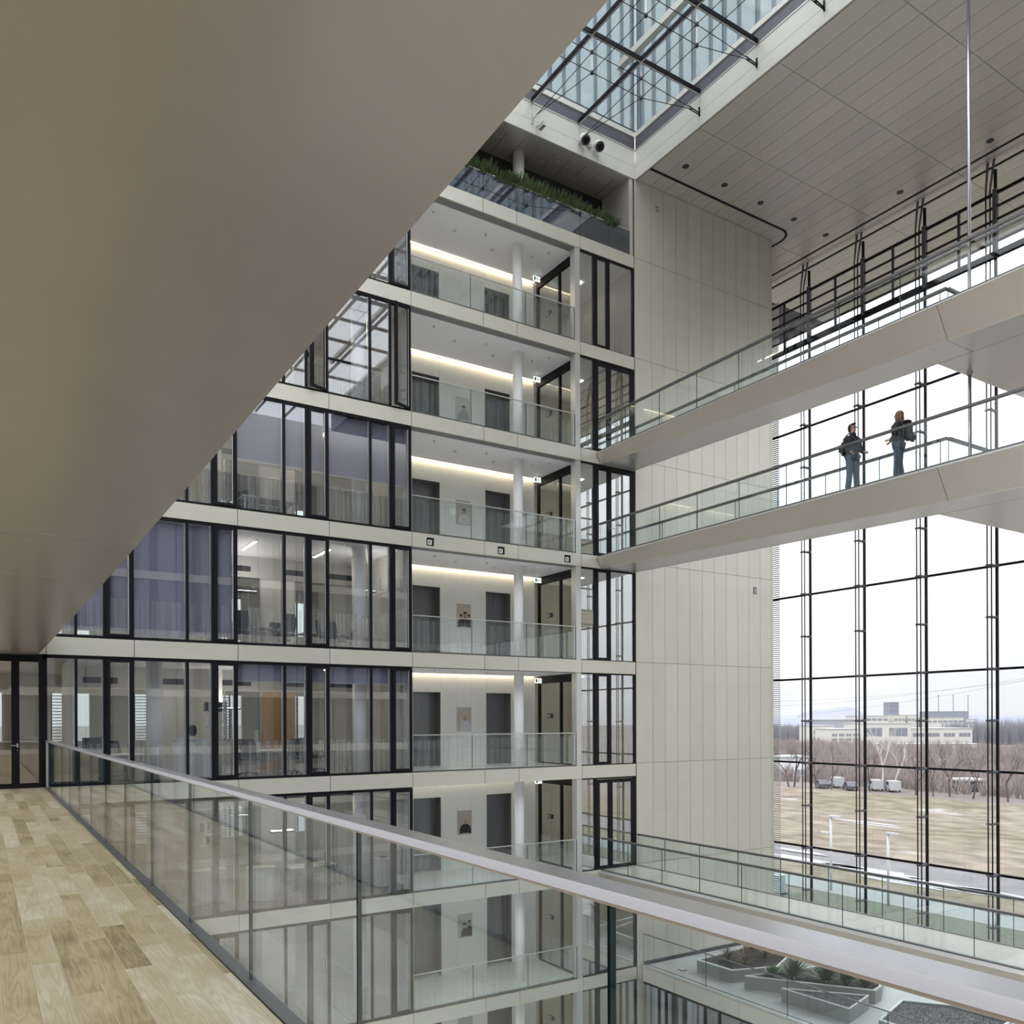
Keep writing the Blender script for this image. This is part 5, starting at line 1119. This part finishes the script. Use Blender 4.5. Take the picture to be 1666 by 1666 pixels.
# overhead power lines
pl = root('power_lines', (170, 130, 15), 'thin overhead power lines sloping across the pale sky', 'power line')
for i, (y0, y1) in enumerate(((1138, 1105), (1158, 1118), (1128, 1140))):
    m = MB(); a = Vector((*apos(1200, 420), 0)); b = Vector((*apos(1800, 250), 0)); pz = lambda yy, d: ZC+(CY-yy)/FPX*d
    P0 = Vector((a.x, a.y, pz(y0+14, 420))); P1 = Vector((b.x, b.y, pz(y1-20-14*i, 250)))
    for q in range(10):
        f = lambda t: P0.lerp(P1, t)+Vector((0, 0, -3.0*(4*t*(1-t))))
        m.tube(f(q/10), f((q+1)/10), .035, 4)
    m.build('cable', CHAR, pl)
sv = root('service_cabinet', (*apos(1266, 62), GZ), 'pale bluish service cabinet outside at the foot of the panelled wall', 'cabinet')
x, y = apos(1266, 62)
sub(sv, x-.35, x+.35, y-.3, y+.3, GZ+.1, GZ+1.35, 'body', prin('pale_blue_metal', (.36, .43, .46), .5)); sub(sv, x-.37, x+.37, y-.32, y+.32, GZ+1.35, GZ+1.40, 'lid', LAMPM); sub(sv, x-.3, x+.45, y-.45, y+.3, GZ, GZ+.1, 'plinth', CHAR)
# ================================================================== THE TWO PEOPLE
JEANS = prin('blue_jeans', (.10, .14, .20), .85, 0, .12, 30); JEANS2 = prin('dark_jeans', (.09, .11, .16), .85, 0, .12, 30); JACK = prin('dark_jacket', (.018, .018, .024), .8, 0, .1, 20)
HAIRD = prin('dark_hair', (.035, .022, .018), .6, 0, .3, 60); HAIRB = prin('brown_hair', (.17, .095, .05), .55, 0, .3, 60); SCARF = prin('pale_scarf', (.45, .47, .48), .9); SHOE = prin('dark_shoe', (.02, .02, .02), .5); PACK = prin('backpack_cloth', (.02, .025, .024), .8)
def skin(name, nodes, edges, mat, parent, sub_=1, rootn=0):
    me = bpy.data.meshes.new(name); me.from_pydata([n[0] for n in nodes], edges, []); ob = bpy.data.objects.new(name+'_src', me); COL.objects.link(ob)
    bm = bmesh.new(); bm.from_mesh(me); lay = bm.verts.layers.skin.verify()
    for i, v in enumerate(bm.verts):
        rr = nodes[i][1]; v[lay].radius = rr if isinstance(rr, tuple) else (rr, rr); v[lay].use_root = (i == rootn)
    bm.to_mesh(me); bm.free()
    sk_ = ob.modifiers.new('s', 'SKIN'); sk_.use_smooth_shade = True; sk_.branch_smoothing = .4
    sb = ob.modifiers.new('d', 'SUBSURF'); sb.levels = sub_; sb.render_levels = sub_
    dg = bpy.context.evaluated_depsgraph_get(); nm = bpy.data.meshes.new_from_object(ob.evaluated_get(dg)); bpy.data.objects.remove(ob, do_unlink=True)
    nm.name = name; nm.materials.clear(); nm.materials.append(mat); nm.polygons.foreach_set('use_smooth', [True]*len(nm.polygons))
    o = bpy.data.objects.new(name, nm); COL.objects.link(o); o.parent = parent; return o
def person(loc, rz, H, lab, man):
    s = root('person', (0, 0, 0), lab, 'person'); k = H/1.80
    sw = .185 if man else .165
    J = {'pel': (0, 0, .96), 'wst': (0, .0, 1.10), 'chs': (0, .01, 1.32), 'nkb': (0, 0, 1.49), 'nk': (0, .015, 1.55), 'hd0': (0, .02, 1.63), 'hd1': (0, .015, 1.70), 'hd2': (0, .0, 1.745), 'nose': (0, .125, 1.665), 'chin': (0, .085, 1.60), 'earl': (.085, .0, 1.665), 'earr': (-.085, .0, 1.665)}
    RAD = {'pel': (.15, .11), 'wst': (.135, .10), 'chs': (.16, .11), 'nkb': (.075, .065), 'nk': .052, 'hd0': .072, 'hd1': (.082, .09), 'hd2': (.07, .08), 'nose': .014, 'chin': .03, 'earl': (.008, .022), 'earr': (.008, .022)}
    E_ = [('pel', 'wst'), ('wst', 'chs'), ('chs', 'nkb'), ('nkb', 'nk'), ('nk', 'hd0'), ('hd0', 'hd1'), ('hd1', 'hd2'), ('hd1', 'nose'), ('hd0', 'chin'), ('hd1', 'earl'), ('hd1', 'earr')]
    step = .05
    arms = {}
    for sd, q in (('l', 1), ('r', -1)):
        sx_ = q
        J['hip'+sd] = (sx_*.10, 0, .92); J['kne'+sd] = (sx_*.115, (.03 if sd == 'l' else .0), .50); J['ank'+sd] = (sx_*.12, (-.04 if sd == 'l' else .03), .09); J['toe'+sd] = (sx_*.14, (.13 if sd == 'l' else .20), .035)
        RAD['hip'+sd] = .092; RAD['kne'+sd] = .058; RAD['ank'+sd] = .04; RAD['toe'+sd] = .03
        E_ += [('pel', 'hip'+sd), ('hip'+sd, 'kne'+sd), ('kne'+sd, 'ank'+sd), ('ank'+sd, 'toe'+sd)]
        if man: el = (sx_*.26, -.03, 1.15); wr = (sx_*.19, .20, 1.04) if sd == 'r' else (sx_*.22, .19, 1.0)
        else: el = (sx_*.24, .0, 1.13); wr = (sx_*.06, .21, 1.13) if sd == 'l' else (sx_*.03, .20, 1.08)
        sh = (sx_*sw, 0, 1.44); d = (Vector(wr)-Vector(el)).normalized(); pm = Vector(wr)+d*.075
        J['sho'+sd] = sh; J['elb'+sd] = el; J['wri'+sd] = wr; J['pal'+sd] = tuple(pm)
        RAD['sho'+sd] = .062; RAD['elb'+sd] = .042; RAD['wri'+sd] = .027; RAD['pal'+sd] = (.036, .018)
        E_ += [('chs', 'sho'+sd), ('sho'+sd, 'elb'+sd), ('elb'+sd, 'wri'+sd), ('wri'+sd, 'pal'+sd)]
        up = Vector((0, 0, 1)); up = (up-d*up.dot(d)).normalized(); inn = d.cross(up)*(1 if q > 0 else -1)
        for fi, (off, ln) in enumerate(((.027, .070), (.009, .080), (-.009, .074), (-.027, .058))):
            b = pm+up*off*.9+d*.012; p1 = b+d*ln*.5+inn*.008; p2 = b+d*ln*.85+inn*.03; p3 = b+d*ln*.95+inn*.05
            pr = 'pal'+sd
            for t, pp in enumerate((p1, p2, p3)):
                n_ = 'f%s%d%d' % (sd, fi, t); J[n_] = tuple(pp); RAD[n_] = (.0095, .009, .0075)[t]; E_.append((pr, n_)); pr = n_
        pr = 'wri'+sd
        for t, pp in enumerate((Vector(wr)+d*.035+up*.035+inn*.01, Vector(wr)+d*.075+up*.055+inn*.025, Vector(wr)+d*.10+up*.055+inn*.035)):
            n_ = 't%s%d' % (sd, t); J[n_] = tuple(pp); RAD[n_] = (.013, .011, .009)[t]; E_.append((pr, n_)); pr = n_
    nm = list(J); ix = {n_: i for i, n_ in enumerate(nm)}
    skin('body', [(J[n_], RAD[n_]) for n_ in nm], [(ix[a], ix[b]) for a, b in E_], SKIN, s)
    def cl(name, names, edges, grow, mat, over=None):
        nn = list(names); i2 = {n_: i for i, n_ in enumerate(nn)}
        def rr(n_):
            q = (over or {}).get(n_, RAD[n_]); g = grow
            return tuple(a+g for a in q) if isinstance(q, tuple) else q+g
        return skin(name, [(J[n_], rr(n_)) for n_ in nn], [(i2[a], i2[b]) for a, b in edges], mat, s)
    cl('trousers', ['pel', 'hipl', 'knel', 'ankl', 'hipr', 'kner', 'ankr'], [('pel', 'hipl'), ('hipl', 'knel'), ('knel', 'ankl'), ('pel', 'hipr'), ('hipr', 'kner'), ('kner', 'ankr')], .014, JEANS if man else JEANS2, {'ankl': .062, 'ankr': .062, 'knel': .066, 'kner': .066, 'pel': (.115, .085)})
    cl('jacket', ['wst', 'pel', 'chs', 'nkb', 'shol', 'elbl', 'wril', 'shor', 'elbr', 'wrir'], [('wst', 'pel'), ('wst', 'chs'), ('chs', 'nkb'), ('chs', 'shol'), ('shol', 'elbl'), ('elbl', 'wril'), ('chs', 'shor'), ('shor', 'elbr'), ('elbr', 'wrir')], .026, JACK, {'wril': .034, 'wrir': .034, 'nkb': .07})
    hj = MB().lathe((0, 0, 0), [(.150, .84 if man else .90), (.158, .845 if man else .905), (.160, .95), (.150, 1.05), (.135, 1.14), (.10, 1.16)], 20); hj.v = [(x_*1.12, y_*.86, z_) for x_, y_, z_ in hj.v]; hj.build('jacket_hem', JACK, s, True)
    MB().lathe((0, .01, 1.47), [(.085, 0), (.088, .05), (.078, .085), (.06, .085)], 14).build('collar' if man else 'scarf', JACK if man else SCARF, s, True)
    for q in (1, -1):
        J2 = J['ankl' if q > 0 else 'ankr']; MB().ell((q*.128, J2[1]+.085, .045), (.048, .135, .045), 12, 6).build('shoe', SHOE, s, True)
    hm = MB(); 
    if man: hm.ell((0, -.022, 1.715), (.098, .108, .10), 14, 9); hm.ell((0, -.05, 1.66), (.088, .07, .085), 12, 8); hm.ell((0, .06, 1.785), (.06, .05, .03), 10, 6)
    else: hm.ell((0, -.022, 1.712), (.10, .11, .104), 14, 9); hm.ell((0, -.07, 1.60), (.10, .06, .14), 12, 9); hm.ell((0, -.085, 1.50), (.085, .045, .10), 12, 8); hm.ell((.075, -.0, 1.62), (.028, .05, .11), 8, 8); hm.ell((-.075, -.0, 1.62), (.028, .05, .11), 8, 8)
    hm.build('hair', HAIRD if man else HAIRB, s, True)
    for q in (.032, -.032): MB().ell((q, .098, 1.69), (.012, .008, .008), 8, 5).build('eye', WHITE, s, True); MB().ell((q, .105, 1.69), (.006, .004, .006), 8, 5).build('iris', RUBBER, s, True)
    MB().ell((0, .108, 1.622), (.024, .008, .007), 8, 5).build('mouth', prin('lips', (.35, .13, .11), .5) if 'lips' not in MATS else MATS['lips'], s, True)
    if man: MB().box(-.075, .075, .112, .116, 1.675, 1.68).box(-.078, -.074, .0, .112, 1.678, 1.684).box(.074, .078, .0, .112, 1.678, 1.684).box(-.055, -.015, .112, .116, 1.672, 1.70).box(.015, .055, .112, .116, 1.672, 1.70).build('glasses', RUBBER, s)
    s.scale = (k, k, k); s.location = loc; s.rotation_euler.z = rz; return s
MANP = (19.30, 13.72, Z(2)); WOMP = (19.28, 12.40, Z(2))
person(MANP, math.pi-.25, 1.83, 'person in dark jacket and blue jeans with glasses, standing on the middle right footbridge', True)
person(WOMP, .15, 1.74, 'person with long brown hair, dark jacket and backpack, facing the other on the footbridge', False)
bp = root('backpack', (0, 0, 0), 'dark green black backpack worn by the long haired person', 'backpack')
def blob(nm, c, r_, mat, n=4):
    m = MB(); bm = bmesh.new(); bmesh.ops.create_cube(bm, size=2); bmesh.ops.bevel(bm, geom=bm.edges[:], offset=.5, segments=3, affect='EDGES')
    m.v = [(c[0]+v.co.x*r_[0], c[1]+v.co.y*r_[1], c[2]+v.co.z*r_[2]) for v in bm.verts]; m.f = [tuple(v.index for v in f.verts) for f in bm.faces]; m.m = [0]*len(m.f); bm.free(); return m.build(nm, mat, bp, True)
blob('main_compartment', (0, -.225, 1.24), (.16, .10, .24), PACK); blob('front_pocket', (0, -.34, 1.06), (.12, .06, .12), PACK); blob('top_lid', (0, -.225, 1.475), (.13, .085, .035), PACK)
for q in (-.12, .12): MB().tube((q, -.17, 1.45), (q, .0, 1.53), .018, 6).tube((q, .0, 1.53), (q, .13, 1.40), .018, 6).tube((q, .13, 1.40), (q, .11, 1.15), .018, 6).tube((q, .11, 1.15), (q, -.17, 1.05), .018, 6).build('strap', CHAR, bp)
bp.location = WOMP; bp.rotation_euler.z = .15; bp.scale = (.967,)*3
bg_ = root('shoulder_bag', (0, 0, 0), 'dark shoulder bag hanging behind the person in blue jeans', 'bag')
bp2 = bp; bp = bg_; blob('bag_body', (.08, -.20, 1.20), (.16, .075, .17), PACK); MB().tube((.16, -.16, 1.42), (.12, 0, 1.545), .015, 6).tube((.12, 0, 1.545), (.02, .14, 1.35), .015, 6).tube((.02, .14, 1.35), (-.05, .15, 1.22), .015, 6).build('strap', CHAR, bg_)
bg_.location = MANP; bg_.rotation_euler.z = math.pi-.25; bg_.scale = (1.017,)*3
